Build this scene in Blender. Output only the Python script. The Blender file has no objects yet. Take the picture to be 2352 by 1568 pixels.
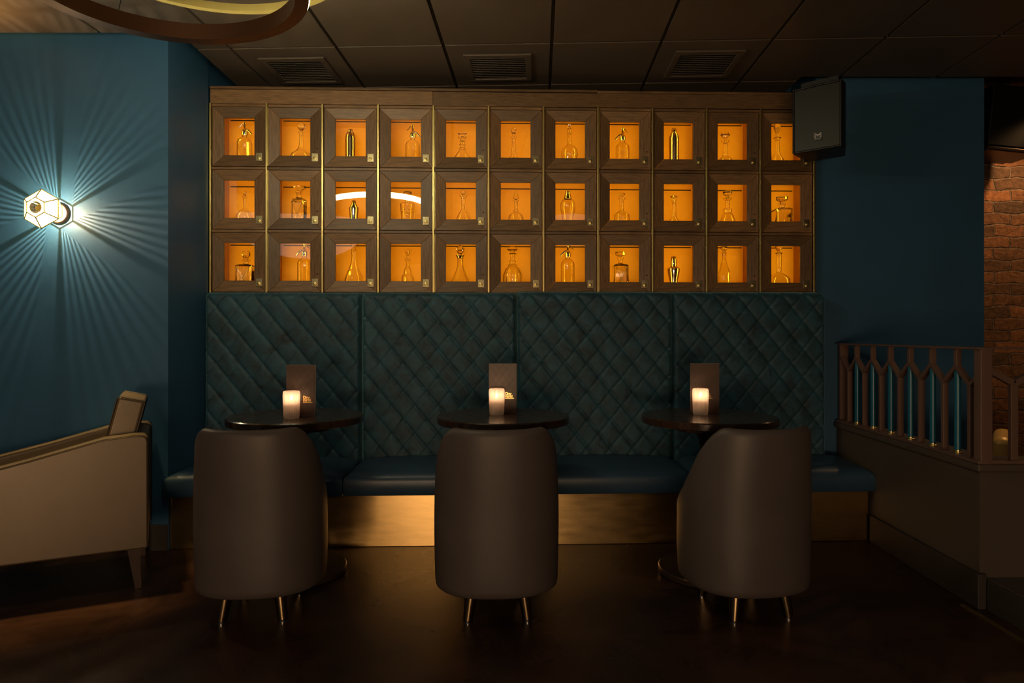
import bpy, math, random
from mathutils import Vector, Matrix
random.seed(7)
PI = math.pi
F = 1520.0; HY = 768.0; CX = 1176.0; CH = 1.172
CEIL = 2.772
COL = bpy.context.scene.collection

def hz(py, y):                      # height of a pixel row seen at depth y
    return CH + (HY - py) * y / F
def wx(px, y):
    return (px - CX) * y / F

# ------------------------------------------------------------------ materials
def nodes(name):
    m = bpy.data.materials.new(name); m.use_nodes = True
    nt = m.node_tree
    return m, nt, nt.nodes['Principled BSDF']
def setp(b, **k):
    for a, v in k.items():
        b.inputs[a].default_value = v
def mat(name, col, rough=.5, metal=0., noise=None, bump=None, spec=None, coat=0, sheen=0, vary=0, em=None):
    """noise=(scale, amount, stretch xyz)  bump=(scale, strength, dist)"""
    m, nt, b = nodes(name); N = nt.nodes; L = nt.links
    b.inputs['Base Color'].default_value = (*col, 1)
    b.inputs['Roughness'].default_value = rough; b.inputs['Metallic'].default_value = metal
    if spec is not None: b.inputs['Specular IOR Level'].default_value = spec
    if coat: b.inputs['Coat Weight'].default_value = coat; b.inputs['Coat Roughness'].default_value = .12
    if sheen: b.inputs['Sheen Weight'].default_value = sheen; b.inputs['Sheen Roughness'].default_value = .35
    tc = N.new('ShaderNodeTexCoord')
    if noise:
        mp = N.new('ShaderNodeMapping'); mp.inputs['Scale'].default_value = noise[2]
        nz = N.new('ShaderNodeTexNoise'); nz.inputs['Scale'].default_value = noise[0]; nz.inputs['Detail'].default_value = 6; nz.inputs['Roughness'].default_value = .65
        L.new(tc.outputs['Object'], mp.inputs[0]); L.new(mp.outputs[0], nz.inputs['Vector'])
        mr = N.new('ShaderNodeMapRange'); a = noise[1]
        mr.inputs['From Min'].default_value = .3; mr.inputs['From Max'].default_value = .7
        mr.inputs['To Min'].default_value = 1 - a; mr.inputs['To Max'].default_value = 1 + a
        L.new(nz.outputs['Fac'], mr.inputs['Value'])
        fac = mr.outputs[0]
        if vary:
            g = N.new('ShaderNodeNewGeometry'); m2 = N.new('ShaderNodeMapRange')
            m2.inputs['To Min'].default_value = 1 - vary; m2.inputs['To Max'].default_value = 1 + vary
            oi = N.new('ShaderNodeObjectInfo'); sm = N.new('ShaderNodeMath'); sm.operation = 'MULTIPLY_ADD'; sm.inputs[1].default_value = 17.3
            fr = N.new('ShaderNodeMath'); fr.operation = 'FRACT'
            L.new(oi.outputs['Random'], sm.inputs[0]); L.new(g.outputs['Random Per Island'], sm.inputs[2]); L.new(sm.outputs[0], fr.inputs[0]); L.new(fr.outputs[0], m2.inputs['Value'])
            mu = N.new('ShaderNodeMath'); mu.operation = 'MULTIPLY'
            L.new(fac, mu.inputs[0]); L.new(m2.outputs[0], mu.inputs[1]); fac = mu.outputs[0]
        vm = N.new('ShaderNodeVectorMath'); vm.operation = 'SCALE'; vm.inputs[0].default_value = col
        L.new(fac, vm.inputs['Scale']); L.new(vm.outputs[0], b.inputs['Base Color'])
        r2 = N.new('ShaderNodeMapRange'); r2.inputs['To Min'].default_value = max(0, rough - .08); r2.inputs['To Max'].default_value = min(1, rough + .08)
        L.new(nz.outputs['Fac'], r2.inputs['Value']); L.new(r2.outputs[0], b.inputs['Roughness'])
    if bump:
        n2 = N.new('ShaderNodeTexNoise'); n2.inputs['Scale'].default_value = bump[0]; n2.inputs['Detail'].default_value = 4
        L.new(tc.outputs['Object'], n2.inputs['Vector'])
        bp = N.new('ShaderNodeBump'); bp.inputs['Strength'].default_value = bump[1]; bp.inputs['Distance'].default_value = bump[2]
        L.new(n2.outputs['Fac'], bp.inputs['Height']); L.new(bp.outputs[0], b.inputs['Normal'])
    if em:
        b.inputs['Emission Color'].default_value = (*em[0], 1); b.inputs['Emission Strength'].default_value = em[1]
    return m

M = {}
M['blue_wall'] = mat('blue wall paint', (.031, .102, .205), .5, noise=(3, .06, (1, 1, 1)), bump=(220, .12, .002))
M['dark_void'] = mat('dark void paint', (.006, .008, .012), .8)
M['ceiling'] = mat('brown ceiling panel', (.105, .08, .062), .55, noise=(2.5, .12, (1, 1, 1)))
M['ceiling_back'] = mat('ceiling grid backing', (.035, .027, .022), .7)
M['taupe'] = mat('taupe paint', (.085, .064, .052), .6, noise=(3, .06, (1, 1, 1)))
M['skirt'] = mat('dark skirting', (.036, .028, .024), .62, noise=(5, .1, (1, 1, 1)))
M['wood_h'] = mat('walnut horizontal grain', (.18, .098, .044), .45, noise=(9, .5, (1.2, 14, 18)), vary=.34, bump=(120, .1, .001))
M['wood_v'] = mat('walnut vertical grain', (.172, .093, .042), .45, noise=(9, .5, (18, 14, 1.2)), vary=.34, bump=(120, .1, .001))
M['brass'] = mat('aged brass', (.72, .58, .24), .34, 1)
M['brass_lock'] = mat('brass lock plate', (.36, .31, .18), .4, 1)
M['brass_plinth'] = mat('brushed brass sheet', (.74, .49, .2), .32, 1, noise=(6, .12, (1, 1, 5)))
_nt = M['brass_plinth'].node_tree; _b = _nt.nodes['Principled BSDF']; _b.inputs['Anisotropic'].default_value = .85; _b.inputs['Anisotropic Rotation'].default_value = .25
_tg = _nt.nodes.new('ShaderNodeTangent'); _tg.direction_type = 'RADIAL'; _tg.axis = 'Z'; _nt.links.new(_tg.outputs[0], _b.inputs['Tangent'])
M['bronze'] = mat('dark bronze', (.2, .105, .06), .38, .7)
M['rail_paint'] = mat('bronze railing paint', (.17, .10, .082), .36, .15)
M['steel'] = mat('polished steel', (.75, .72, .68), .12, 1)
M['chrome'] = mat('chrome', (.8, .8, .8), .08, 1)
M['black'] = mat('black plastic', (.006, .006, .007), .45)
M['grille'] = mat('speaker mesh', (.008, .0085, .0075), .45, noise=(300, .5, (1, 1, 1)))
M['white_print'] = mat('white print', (.75, .75, .75), .5)
M['locker_in'] = mat('amber locker lining', (.86, .44, .03), .5, noise=(3, .08, (1, 1, 1)))
M['locker_side'] = mat('brown locker side', (.5, .24, .04), .5)
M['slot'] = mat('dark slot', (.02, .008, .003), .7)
M['leather_blue'] = mat('blue leather', (.026, .06, .11), .36, noise=(8, .1, (1, 1, 1)), bump=(180, .18, .001))
M['leather_taupe'] = mat('taupe leather', (.084, .067, .064), .48, noise=(5, .06, (1, 1, 1)), bump=(260, .14, .001))
M['leather_bronze'] = mat('bronze leather', (.135, .098, .064), .38, .25, noise=(7, .1, (1, 1, 1)), bump=(200, .2, .001))
M['leather_gold'] = mat('gold leather', (.5, .3, .09), .38, .2, noise=(6, .1, (1, 1, 1)))
M['piping'] = mat('dark piping', (.03, .018, .012), .4)
M['table_wood'] = mat('dark table wood', (.036, .018, .012), .26, noise=(7, .35, (1.5, 12, 1)), coat=.3)
M['table_edge'] = mat('dark table edge', (.045, .018, .011), .4, noise=(9, .3, (1, 1, 8)))
M['base_metal'] = mat('dark table base', (.07, .042, .026), .32, .6)
M['leg_metal'] = mat('brass chair leg', (.30, .21, .12), .24, 1)
M['leg_wood'] = mat('dark wood leg', (.05, .026, .02), .4)
M['menu'] = mat('dark menu card', (.075, .045, .034), .42)
M['paper'] = mat('menu paper', (.42, .34, .3), .6)
M['gold_foil'] = mat('gold foil print', (.95, .66, .26), .3, .7)
M['blue_tube'] = mat('blue acrylic rod', (.012, .12, .21), .3)
M['wax'] = mat('grey wax', (.45, .38, .33), .5)
M['vent'] = mat('brown vent paint', (.10, .074, .057), .5)
M['yellow_ring'] = mat('brass ring face', (.28, .22, .07), .45, .3)
M['cable'] = mat('cable', (.02, .02, .02), .5)

def velvet():
    m, nt, b = nodes('crushed teal velvet'); N = nt.nodes; L = nt.links
    tc = N.new('ShaderNodeTexCoord')
    n1 = N.new('ShaderNodeTexNoise'); n1.inputs['Scale'].default_value = 11; n1.inputs['Detail'].default_value = 9; n1.inputs['Roughness'].default_value = .72; n1.inputs['Distortion'].default_value = .6
    L.new(tc.outputs['Object'], n1.inputs['Vector'])
    cr = N.new('ShaderNodeValToRGB'); e = cr.color_ramp.elements
    e[0].position = .30; e[0].color = (.003, .012, .021, 1); e[1].position = .62; e[1].color = (.019, .082, .13, 1)
    L.new(n1.outputs['Fac'], cr.inputs[0]); L.new(cr.outputs[0], b.inputs['Base Color'])
    setp(b, Roughness=.6); b.inputs['Sheen Weight'].default_value = .7; b.inputs['Sheen Roughness'].default_value = .4
    b.inputs['Sheen Tint'].default_value = (.3, .6, .7, 1)
    bp = N.new('ShaderNodeBump'); bp.inputs['Strength'].default_value = .25; bp.inputs['Distance'].default_value = .003
    L.new(n1.outputs['Fac'], bp.inputs['Height']); L.new(bp.outputs[0], b.inputs['Normal'])
    return m
M['velvet'] = velvet()

def floor_mat():
    m, nt, b = nodes('polished dark brown floor'); N = nt.nodes; L = nt.links
    tc = N.new('ShaderNodeTexCoord')
    n1 = N.new('ShaderNodeTexNoise'); n1.inputs['Scale'].default_value = 2.2; n1.inputs['Detail'].default_value = 8; n1.inputs['Roughness'].default_value = .65; n1.inputs['Distortion'].default_value = .8
    L.new(tc.outputs['Object'], n1.inputs['Vector'])
    cr = N.new('ShaderNodeValToRGB'); e = cr.color_ramp.elements
    e[0].position = .35; e[0].color = (.022, .009, .006, 1); e[1].position = .68; e[1].color = (.075, .032, .018, 1)
    L.new(n1.outputs['Fac'], cr.inputs[0])
    # fine pale scratches
    mp = N.new('ShaderNodeMapping'); mp.inputs['Scale'].default_value = (3, 26, 1); mp.inputs['Rotation'].default_value = (0, 0, .5)
    n2 = N.new('ShaderNodeTexNoise'); n2.inputs['Scale'].default_value = 5; n2.inputs['Detail'].default_value = 10; n2.inputs['Roughness'].default_value = .8; n2.inputs['Distortion'].default_value = 1.5
    L.new(tc.outputs['Object'], mp.inputs[0]); L.new(mp.outputs[0], n2.inputs['Vector'])
    c2 = N.new('ShaderNodeValToRGB'); c2.color_ramp.elements[0].position = .66; c2.color_ramp.elements[0].color = (0, 0, 0, 1); c2.color_ramp.elements[1].position = .78; c2.color_ramp.elements[1].color = (1, 1, 1, 1)
    L.new(n2.outputs['Fac'], c2.inputs[0])
    mx = N.new('ShaderNodeMixRGB'); mx.inputs['Color2'].default_value = (.12, .065, .035, 1)
    L.new(c2.outputs[0], mx.inputs['Fac']); L.new(cr.outputs[0], mx.inputs['Color1']); L.new(mx.outputs[0], b.inputs['Base Color'])
    mr = N.new('ShaderNodeMapRange'); mr.inputs['To Min'].default_value = .16; mr.inputs['To Max'].default_value = .42
    L.new(n1.outputs['Fac'], mr.inputs['Value']); L.new(mr.outputs[0], b.inputs['Roughness'])
    bp = N.new('ShaderNodeBump'); bp.inputs['Strength'].default_value = .12; bp.inputs['Distance'].default_value = .004
    L.new(n2.outputs['Fac'], bp.inputs['Height']); L.new(bp.outputs[0], b.inputs['Normal'])
    return m
M['floor'] = floor_mat()

def brick_mat():
    m, nt, b = nodes('old red brick'); N = nt.nodes; L = nt.links
    tc = N.new('ShaderNodeTexCoord'); mp = N.new('ShaderNodeMapping'); mp.inputs['Rotation'].default_value = (-PI / 2, 0, 0)
    L.new(tc.outputs['Object'], mp.inputs[0])
    nz = N.new('ShaderNodeTexNoise'); nz.inputs['Scale'].default_value = 7; nz.inputs['Detail'].default_value = 4
    L.new(mp.outputs[0], nz.inputs['Vector'])
    ad = N.new('ShaderNodeMixRGB'); ad.blend_type = 'LINEAR_LIGHT'; ad.inputs['Fac'].default_value = .032
    L.new(mp.outputs[0], ad.inputs['Color1']); L.new(nz.outputs['Color'], ad.inputs['Color2'])
    br = N.new('ShaderNodeTexBrick'); br.inputs['Scale'].default_value = 1; br.inputs['Brick Width'].default_value = .245; br.inputs['Row Height'].default_value = .086
    br.inputs['Mortar Size'].default_value = .007; br.inputs['Mortar Smooth'].default_value = .6; br.inputs['Bias'].default_value = -.1
    br.inputs['Color1'].default_value = (.34, .14, .055, 1); br.inputs['Color2'].default_value = (.08, .05, .03, 1); br.inputs['Mortar'].default_value = (.2, .14, .10, 1)
    L.new(ad.outputs[0], br.inputs['Vector'])
    n2 = N.new('ShaderNodeTexNoise'); n2.inputs['Scale'].default_value = 24; n2.inputs['Detail'].default_value = 8; n2.inputs['Roughness'].default_value = .7
    L.new(mp.outputs[0], n2.inputs['Vector'])
    mr = N.new('ShaderNodeMapRange'); mr.inputs['From Min'].default_value = .3; mr.inputs['From Max'].default_value = .7; mr.inputs['To Min'].default_value = .45; mr.inputs['To Max'].default_value = 1.5
    L.new(n2.outputs['Fac'], mr.inputs['Value'])
    vm = N.new('ShaderNodeVectorMath'); vm.operation = 'SCALE'; L.new(br.outputs['Color'], vm.inputs[0]); L.new(mr.outputs[0], vm.inputs['Scale'])
    L.new(vm.outputs[0], b.inputs['Base Color']); setp(b, Roughness=.85)
    ma = N.new('ShaderNodeMath'); ma.operation = 'MULTIPLY_ADD'; ma.inputs[1].default_value = -1.2
    L.new(br.outputs['Fac'], ma.inputs[0]); L.new(n2.outputs['Fac'], ma.inputs[2])
    bp = N.new('ShaderNodeBump'); bp.inputs['Strength'].default_value = 1; bp.inputs['Distance'].default_value = .02
    L.new(ma.outputs[0], bp.inputs['Height']); L.new(bp.outputs[0], b.inputs['Normal'])
    return m
M['brick'] = brick_mat()

def glass_mat(name, col, rough=0.):
    m, nt, b = nodes(name)
    setp(b, Roughness=rough); b.inputs['Base Color'].default_value = (*col, 1); b.inputs['Transmission Weight'].default_value = 1; b.inputs['IOR'].default_value = 1.5
    return m
M['glass'] = glass_mat('clear bottle glass', (1, .985, .95))

def pane_mat():
    m, nt, b = nodes('window pane glass'); N = nt.nodes; L = nt.links
    N.remove(b); out = N['Material Output']
    tr = N.new('ShaderNodeBsdfTransparent'); tr.inputs[0].default_value = (.96, .96, .96, 1)
    gl = N.new('ShaderNodeBsdfGlossy'); gl.inputs['Roughness'].default_value = .015
    fr = N.new('ShaderNodeFresnel'); fr.inputs['IOR'].default_value = 1.55
    mx = N.new('ShaderNodeMixShader'); L.new(fr.outputs[0], mx.inputs[0]); L.new(tr.outputs[0], mx.inputs[1]); L.new(gl.outputs[0], mx.inputs[2])
    L.new(mx.outputs[0], out.inputs[0]); return m
M['pane'] = pane_mat()

def frosted_mat():
    m, nt, b = nodes('frosted fluted glass'); N = nt.nodes; L = nt.links
    N.remove(b); out = N['Material Output']
    tl = N.new('ShaderNodeBsdfTranslucent'); tl.inputs[0].default_value = (.95, .86, .78, 1)
    df = N.new('ShaderNodeBsdfDiffuse'); df.inputs[0].default_value = (.8, .72, .66, 1)
    tr = N.new('ShaderNodeBsdfTransparent'); tr.inputs[0].default_value = (.95, .9, .85, 1)
    gl = N.new('ShaderNodeBsdfGlossy'); gl.inputs['Roughness'].default_value = .2
    a = N.new('ShaderNodeMixShader'); a.inputs[0].default_value = .3; L.new(tl.outputs[0], a.inputs[1]); L.new(df.outputs[0], a.inputs[2])
    c = N.new('ShaderNodeMixShader'); c.inputs[0].default_value = .32; L.new(a.outputs[0], c.inputs[1]); L.new(tr.outputs[0], c.inputs[2])
    d = N.new('ShaderNodeMixShader'); d.inputs[0].default_value = .06; L.new(c.outputs[0], d.inputs[1]); L.new(gl.outputs[0], d.inputs[2])
    L.new(d.outputs[0], out.inputs[0]); return m
M['frosted'] = frosted_mat()

def reeded_mat():
    m, nt, b = nodes('reeded lantern glass'); N = nt.nodes; L = nt.links
    N.remove(b); out = N['Material Output']
    uv = N.new('ShaderNodeTexCoord'); sx = N.new('ShaderNodeSeparateXYZ'); L.new(uv.outputs['UV'], sx.inputs[0])
    nz = N.new('ShaderNodeTexNoise'); nz.inputs['Scale'].default_value = 9; L.new(uv.outputs['UV'], nz.inputs['Vector'])
    mu = N.new('ShaderNodeMath'); mu.operation = 'MULTIPLY'; mu.inputs[1].default_value = 2 * PI * 15
    L.new(sx.outputs[0], mu.inputs[0])
    ad = N.new('ShaderNodeMath'); ad.operation = 'MULTIPLY_ADD'; ad.inputs[1].default_value = 1.2; L.new(nz.outputs['Fac'], ad.inputs[0]); L.new(mu.outputs[0], ad.inputs[2])
    sn = N.new('ShaderNodeMath'); sn.operation = 'SINE'; L.new(ad.outputs[0], sn.inputs[0])
    mr = N.new('ShaderNodeMapRange'); mr.inputs['From Min'].default_value = -.2; mr.inputs['From Max'].default_value = .9; mr.inputs['To Min'].default_value = .07; mr.inputs['To Max'].default_value = 1.0
    L.new(sn.outputs[0], mr.inputs['Value'])
    cb = N.new('ShaderNodeCombineXYZ')
    for i in range(3): L.new(mr.outputs[0], cb.inputs[i])
    tr = N.new('ShaderNodeBsdfTransparent'); L.new(cb.outputs[0], tr.inputs[0])
    tl = N.new('ShaderNodeBsdfTranslucent'); tl.inputs[0].default_value = (1, .8, .42, 1)
    mx = N.new('ShaderNodeMixShader'); mx.inputs[0].default_value = .12; L.new(tr.outputs[0], mx.inputs[1]); L.new(tl.outputs[0], mx.inputs[2])
    L.new(mx.outputs[0], out.inputs[0]); return m
M['reeded'] = reeded_mat()

def emit(name, col, s, transp=0.):
    m, nt, b = nodes(name); N = nt.nodes; L = nt.links; N.remove(b); out = N['Material Output']
    e = N.new('ShaderNodeEmission'); e.inputs[0].default_value = (*col, 1); e.inputs[1].default_value = s
    if transp:
        t = N.new('ShaderNodeBsdfTransparent'); a = N.new('ShaderNodeAddShader'); L.new(e.outputs[0], a.inputs[0]); L.new(t.outputs[0], a.inputs[1]); L.new(a.outputs[0], out.inputs[0])
    else: L.new(e.outputs[0], out.inputs[0])
    return m
RING_E = 48.0
M['led'] = emit('led diffuser', (1, .87, .52), RING_E)
M['bulb'] = emit('lamp bulb', (1, .8, .5), 3.0, 1)
M['flame'] = emit('candle flame', (1, .74, .46), 7.0, 1)

# ------------------------------------------------------------------ mesh builder
class MB:
    def __init__(s): s.v = []; s.f = []; s.mi = []; s.sm = []; s.uv = {}
    def add(s, vs, fs, mi=0, smooth=False):
        o = len(s.v); s.v += [tuple(v) for v in vs]
        for f in fs: s.f.append([i + o for i in f]); s.mi.append(mi); s.sm.append(smooth)
        return o
    def box(s, x0, x1, y0, y1, z0, z1, mi=0, mtx=None):
        vs = [Vector((x, y, z)) for z in (z0, z1) for x, y in ((x0, y0), (x1, y0), (x1, y1), (x0, y1))]
        if mtx is not None: vs = [mtx @ v for v in vs]
        s.add(vs, [(3, 2, 1, 0), (4, 5, 6, 7), (0, 1, 5, 4), (1, 2, 6, 5), (2, 3, 7, 6), (3, 0, 4, 7)], mi)
    def prism(s, poly, z0, z1, mi=0, mtx=None):
        n = len(poly)
        vs = [Vector((p[0], p[1], z0)) for p in poly] + [Vector((p[0], p[1], z1)) for p in poly]
        if mtx is not None: vs = [mtx @ v for v in vs]
        s.add(vs, [tuple(range(n - 1, -1, -1)), tuple(range(n, 2 * n))] + [(i, (i + 1) % n, n + (i + 1) % n, n + i) for i in range(n)], mi)
    def lathe(s, prof, seg=32, mi=0, smooth=True, c=(0, 0), flute=None, cap=True, closed=False, ang0=0., sq=None):
        """prof = [(z, r)...]; flute=(n, depth)"""
        vs = []; n = len(prof)
        for z, r in prof:
            for k in range(seg):
                a = 2 * PI * k / seg + ang0; rr = r
                if flute and r > flute[2]: rr = r * (1 + flute[1] * math.cos(flute[0] * a))
                vs.append((c[0] + rr * math.cos(a), c[1] + rr * math.sin(a), z))
        fs = []
        m = n if closed else n - 1
        for i in range(m):
            for k in range(seg):
                k2 = (k + 1) % seg; j = (i + 1) % n
                fs.append((i * seg + k, i * seg + k2, j * seg + k2, j * seg + k))
        if not closed and cap:
            if prof[0][1] > 1e-6: fs.append(tuple(range(seg - 1, -1, -1)))
            if prof[-1][1] > 1e-6: fs.append(tuple((n - 1) * seg + k for k in range(seg)))
        s.add(vs, fs, mi, smooth)
    def tube(s, path, r, seg=8, mi=0, smooth=True, r1=None):
        P = [Vector(p) for p in path]; n = len(P); vs = []
        for i, p in enumerate(P):
            d = (P[min(i + 1, n - 1)] - P[max(i - 1, 0)]).normalized()
            u = d.orthogonal().normalized()
            if abs(d.z) < .95: u = d.cross(Vector((0, 0, 1))).normalized()
            elif i: u = (vs_u - d * vs_u.dot(d)).normalized()
            vs_u = u; w = d.cross(u)
            rr = r if r1 is None else r + (r1 - r) * i / (n - 1)
            for k in range(seg):
                a = 2 * PI * k / seg; vs.append(p + u * rr * math.cos(a) + w * rr * math.sin(a))
        fs = [(i * seg + k, i * seg + (k + 1) % seg, (i + 1) * seg + (k + 1) % seg, (i + 1) * seg + k) for i in range(n - 1) for k in range(seg)]
        fs += [tuple(range(seg - 1, -1, -1)), tuple((n - 1) * seg + k for k in range(seg))]
        s.add(vs, fs, mi, smooth)
    def bar(s, a, b, w, h, up=(0, 0, 1), mi=0):
        """rectangular bar from a to b, w across, h along up"""
        a = Vector(a); b = Vector(b); d = (b - a); L = d.length; d.normalize(); up = Vector(up)
        sx = d.cross(up).normalized(); u = sx.cross(d).normalized()
        vs = [p + sx * i * w / 2 + u * j * h / 2 for p in (a, b) for i, j in ((-1, -1), (1, -1), (1, 1), (-1, 1))]
        s.add(vs, [(3, 2, 1, 0), (4, 5, 6, 7), (0, 1, 5, 4), (1, 2, 6, 5), (2, 3, 7, 6), (3, 0, 4, 7)], mi)
    def build(s, name, mats, parent=None, bevel=0, seg=2, uvs=None, loc=None, rotz=0, subsurf=0):
        me = bpy.data.meshes.new(name); me.from_pydata(s.v, [], s.f)
        if not isinstance(mats, (list, tuple)): mats = [mats]
        for m in mats: me.materials.append(M[m])
        me.polygons.foreach_set('material_index', s.mi); me.polygons.foreach_set('use_smooth', s.sm)
        if uvs:
            l = me.uv_layers.new(name='UVMap')
            for p in me.polygons:
                for j, li in enumerate(p.loop_indices): l.data[li].uv = uvs[p.index][j]
        me.validate(); me.update()
        if any(s.sm) and not bevel and not subsurf: me.set_sharp_from_angle(angle=math.radians(42))
        o = bpy.data.objects.new(name, me); COL.objects.link(o)
        if parent: o.parent = parent
        if loc: o.location = loc
        o.rotation_euler.z = rotz
        if bevel:
            b = o.modifiers.new('bevel', 'BEVEL'); b.width = bevel; b.segments = seg; b.limit_method = 'ANGLE'; b.angle_limit = .6; b.harden_normals = False
            for p in me.polygons: p.use_smooth = True
            w = o.modifiers.new('wn', 'WEIGHTED_NORMAL'); w.keep_sharp = True
        if subsurf:
            q = o.modifiers.new('sub', 'SUBSURF'); q.levels = subsurf; q.render_levels = subsurf
            for p in me.polygons: p.use_smooth = True
        return o

def tag(o, label, cat, group=None, kind=None):
    o['label'] = label; o['category'] = cat
    if group: o['group'] = group
    if kind: o['kind'] = kind
    return o
def thing(name, loc, label, cat, group=None, rotz=0):
    o = bpy.data.objects.new(name, None); o.empty_display_size = .1; COL.objects.link(o)
    o.location = loc; o.rotation_euler.z = rotz
    return tag(o, label, cat, group)
def copy_tree(o, parent=None):
    c = o.copy(); COL.objects.link(c)
    if parent: c.parent = parent
    for ch in [x for x in o.children]: copy_tree(ch, c)
    return c
def struct(o, label, cat): return tag(o, label, cat, None, 'structure')

# ------------------------------------------------------------------ setting
TH = .0395
gd = Vector((math.sin(TH), math.cos(TH))); ge = Vector((math.cos(TH), -math.sin(TH)))
WY = 3.60
b = MB(); b.box(-4.2, 5.2, -5, 6.2, -.1, 0)
struct(b.build('floor', 'floor'), 'polished dark reddish brown floor with worn scratches', 'floor')

b = MB(); b.prism([(-4.2, WY), (-1.871, WY), (-1.8605, 4.052), (-1.875, 4.06), (-1.875, 4.75), (-4.2, 4.75)], 0, 3.1)
struct(b.build('wall_left', 'blue_wall'), 'blue painted wall behind the lit hexagonal wall lamp', 'wall')
b = MB(); b.box(-1.87, 1.93, 4.58, 4.7, 0, 3.1)
struct(b.build('wall_back', 'blue_wall'), 'dark blue wall behind the lockers and the bench', 'wall')
b = MB(); b.prism([(1.93, 4.205), (3.0, 4.205), (3.05, 4.7), (1.93, 4.7)], 0, 3.1)
struct(b.build('wall_pier', 'blue_wall'), 'blue painted wall pier right of the lockers behind the railing', 'wall')
b = MB(); b.box(2.9, 5.2, 4.88, 5.0, 0, 3.1)
struct(b.build('wall_brick', 'brick'), 'exposed red brick wall at the far right edge', 'wall')
b = MB(); b.box(5.1, 5.2, -5, 5, 0, 3.1)
struct(b.build('wall_right', 'taupe'), 'taupe wall at the far right of the room', 'wall')
b = MB(); b.box(-4.3, -4.2, -5, 4, 0, 3.1)
struct(b.build('wall_side', 'blue_wall'), 'blue side wall left of the armchair', 'wall')
b = MB(); b.box(-4.2, 5.2, -5.1, -5, 0, 3.1)
struct(b.build('wall_rear', 'taupe'), 'taupe wall at the rear of the room', 'wall')
b = MB(); b.box(-4.3, 5.2, -5, 5, 3.1, 3.15)
struct(b.build('trim_void', 'dark_void'), 'dark void above the suspended ceiling', 'ceiling')
# skirtings
b = MB(); b.box(-4.2, -1.872, WY - .018, WY - .001, 0, .14)
struct(b.build('baseboard_left', 'skirt', bevel=.003), 'dark skirting board under the blue left wall', 'baseboard')

# low wall right
def rwx(y): return 2.04 + .0395 * (y - 3.7)
b = MB(); b.prism([(rwx(4.2), 4.2), (rwx(2.84), 2.84), (5.1, 2.84), (5.1, 2.97), (rwx(2.97) + .13, 2.97), (rwx(4.2) + .13, 4.2)], 0, .585)
struct(b.build('wall_low', 'taupe'), 'low taupe wall carrying the railing at right', 'wall')
b = MB(); b.prism([(rwx(4.2) - .02, 4.2), (rwx(2.81) - .022, 2.812), (5.1, 2.812), (5.1, 3.0), (rwx(3.0) + .155, 3.0), (rwx(4.2) + .155, 4.2)], .586, .622)
struct(b.build('trim_1', 'taupe', bevel=.008), 'taupe moulded cap on top of the low wall', 'trim')
b = MB(); b.prism([(rwx(3.745) - .019, 3.745), (rwx(2.82) - .019, 2.82), (rwx(2.82) + .02, 2.82), (rwx(2.82) + .02, 2.838), (rwx(2.84) - .001, 2.838), (rwx(3.745) - .001, 3.745)], 0, .15)
struct(b.build('baseboard_right', 'skirt', bevel=.003), 'dark skirting along the low right wall', 'baseboard')
b = MB(); b.box(2.03, 5.1, .4, 2.837, 0, .13); b.box(2.016, 2.0295, .4, 2.81, 0, .128, 1)
struct(b.build('trim_2', ['taupe', 'skirt'], bevel=.003), 'low dark step in front of the low wall at right', 'step')
b = MB(); b.box(1.945, 1.962, .4, 2.87, 0, .004)
struct(b.build('trim_3', 'brass'), 'thin brass floor strip at the bottom right corner', 'trim')

# ceiling tiles, clipped to the L shape
def clip(poly, a, c, d):            # keep a*x + c*y <= d
    out = []
    for i in range(len(poly)):
        p, q = poly[i], poly[(i + 1) % len(poly)]
        dp = a * p[0] + c * p[1] - d; dq = a * q[0] + c * q[1] - d
        if dp <= 0: out.append(p)
        if dp * dq < 0:
            t = dp / (dp - dq); out.append((p[0] + t * (q[0] - p[0]), p[1] + t * (q[1] - p[1])))
    return out
regions = [[(-1, 0, 1.768), (1, 0, 1.80), (0, 1, 4.56)], [(-1, 0, -1.80), (1, 0, 5.05), (0, 1, 4.11)], [(1, 0, -1.768), (0, 1, 3.51), (-1, 0, 4.19)]]
b = MB(); bb = MB()
G0 = Vector((-.381, 3.66)); W = .6
for i in range(-8, 10):
    for j in range(-14, 3):
        g = .009
        c0 = G0 + ge * (W * i) + gd * (W * j)
        q = [c0 + ge * g + gd * g, c0 + ge * (W - g) + gd * g, c0 + ge * (W - g) + gd * (W - g), c0 + ge * g + gd * (W - g)]
        for R in regions:
            p = [(v.x, v.y) for v in q]
            for h in R + [(0, -1, 4.9)]: p = clip(p, *h) if len(p) > 2 else []
            if len(p) > 2: b.prism(p, CEIL, CEIL + .016)
bb_polys = [[(-1.768, -4.9), (1.8, -4.9), (1.8, 4.56), (-1.768, 4.56)], [(1.8, -4.9), (5.05, -4.9), (5.05, 4.11), (1.8, 4.11)], [(-4.19, -4.9), (-1.768, -4.9), (-1.768, 3.51), (-4.19, 3.51)]]
for p in bb_polys: b.prism(p, CEIL + .0165, CEIL + .03, 1)
struct(b.build('ceiling', ['ceiling', 'ceiling_back'], bevel=.0035, seg=1), 'suspended ceiling of square brown panels', 'ceiling')

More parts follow.
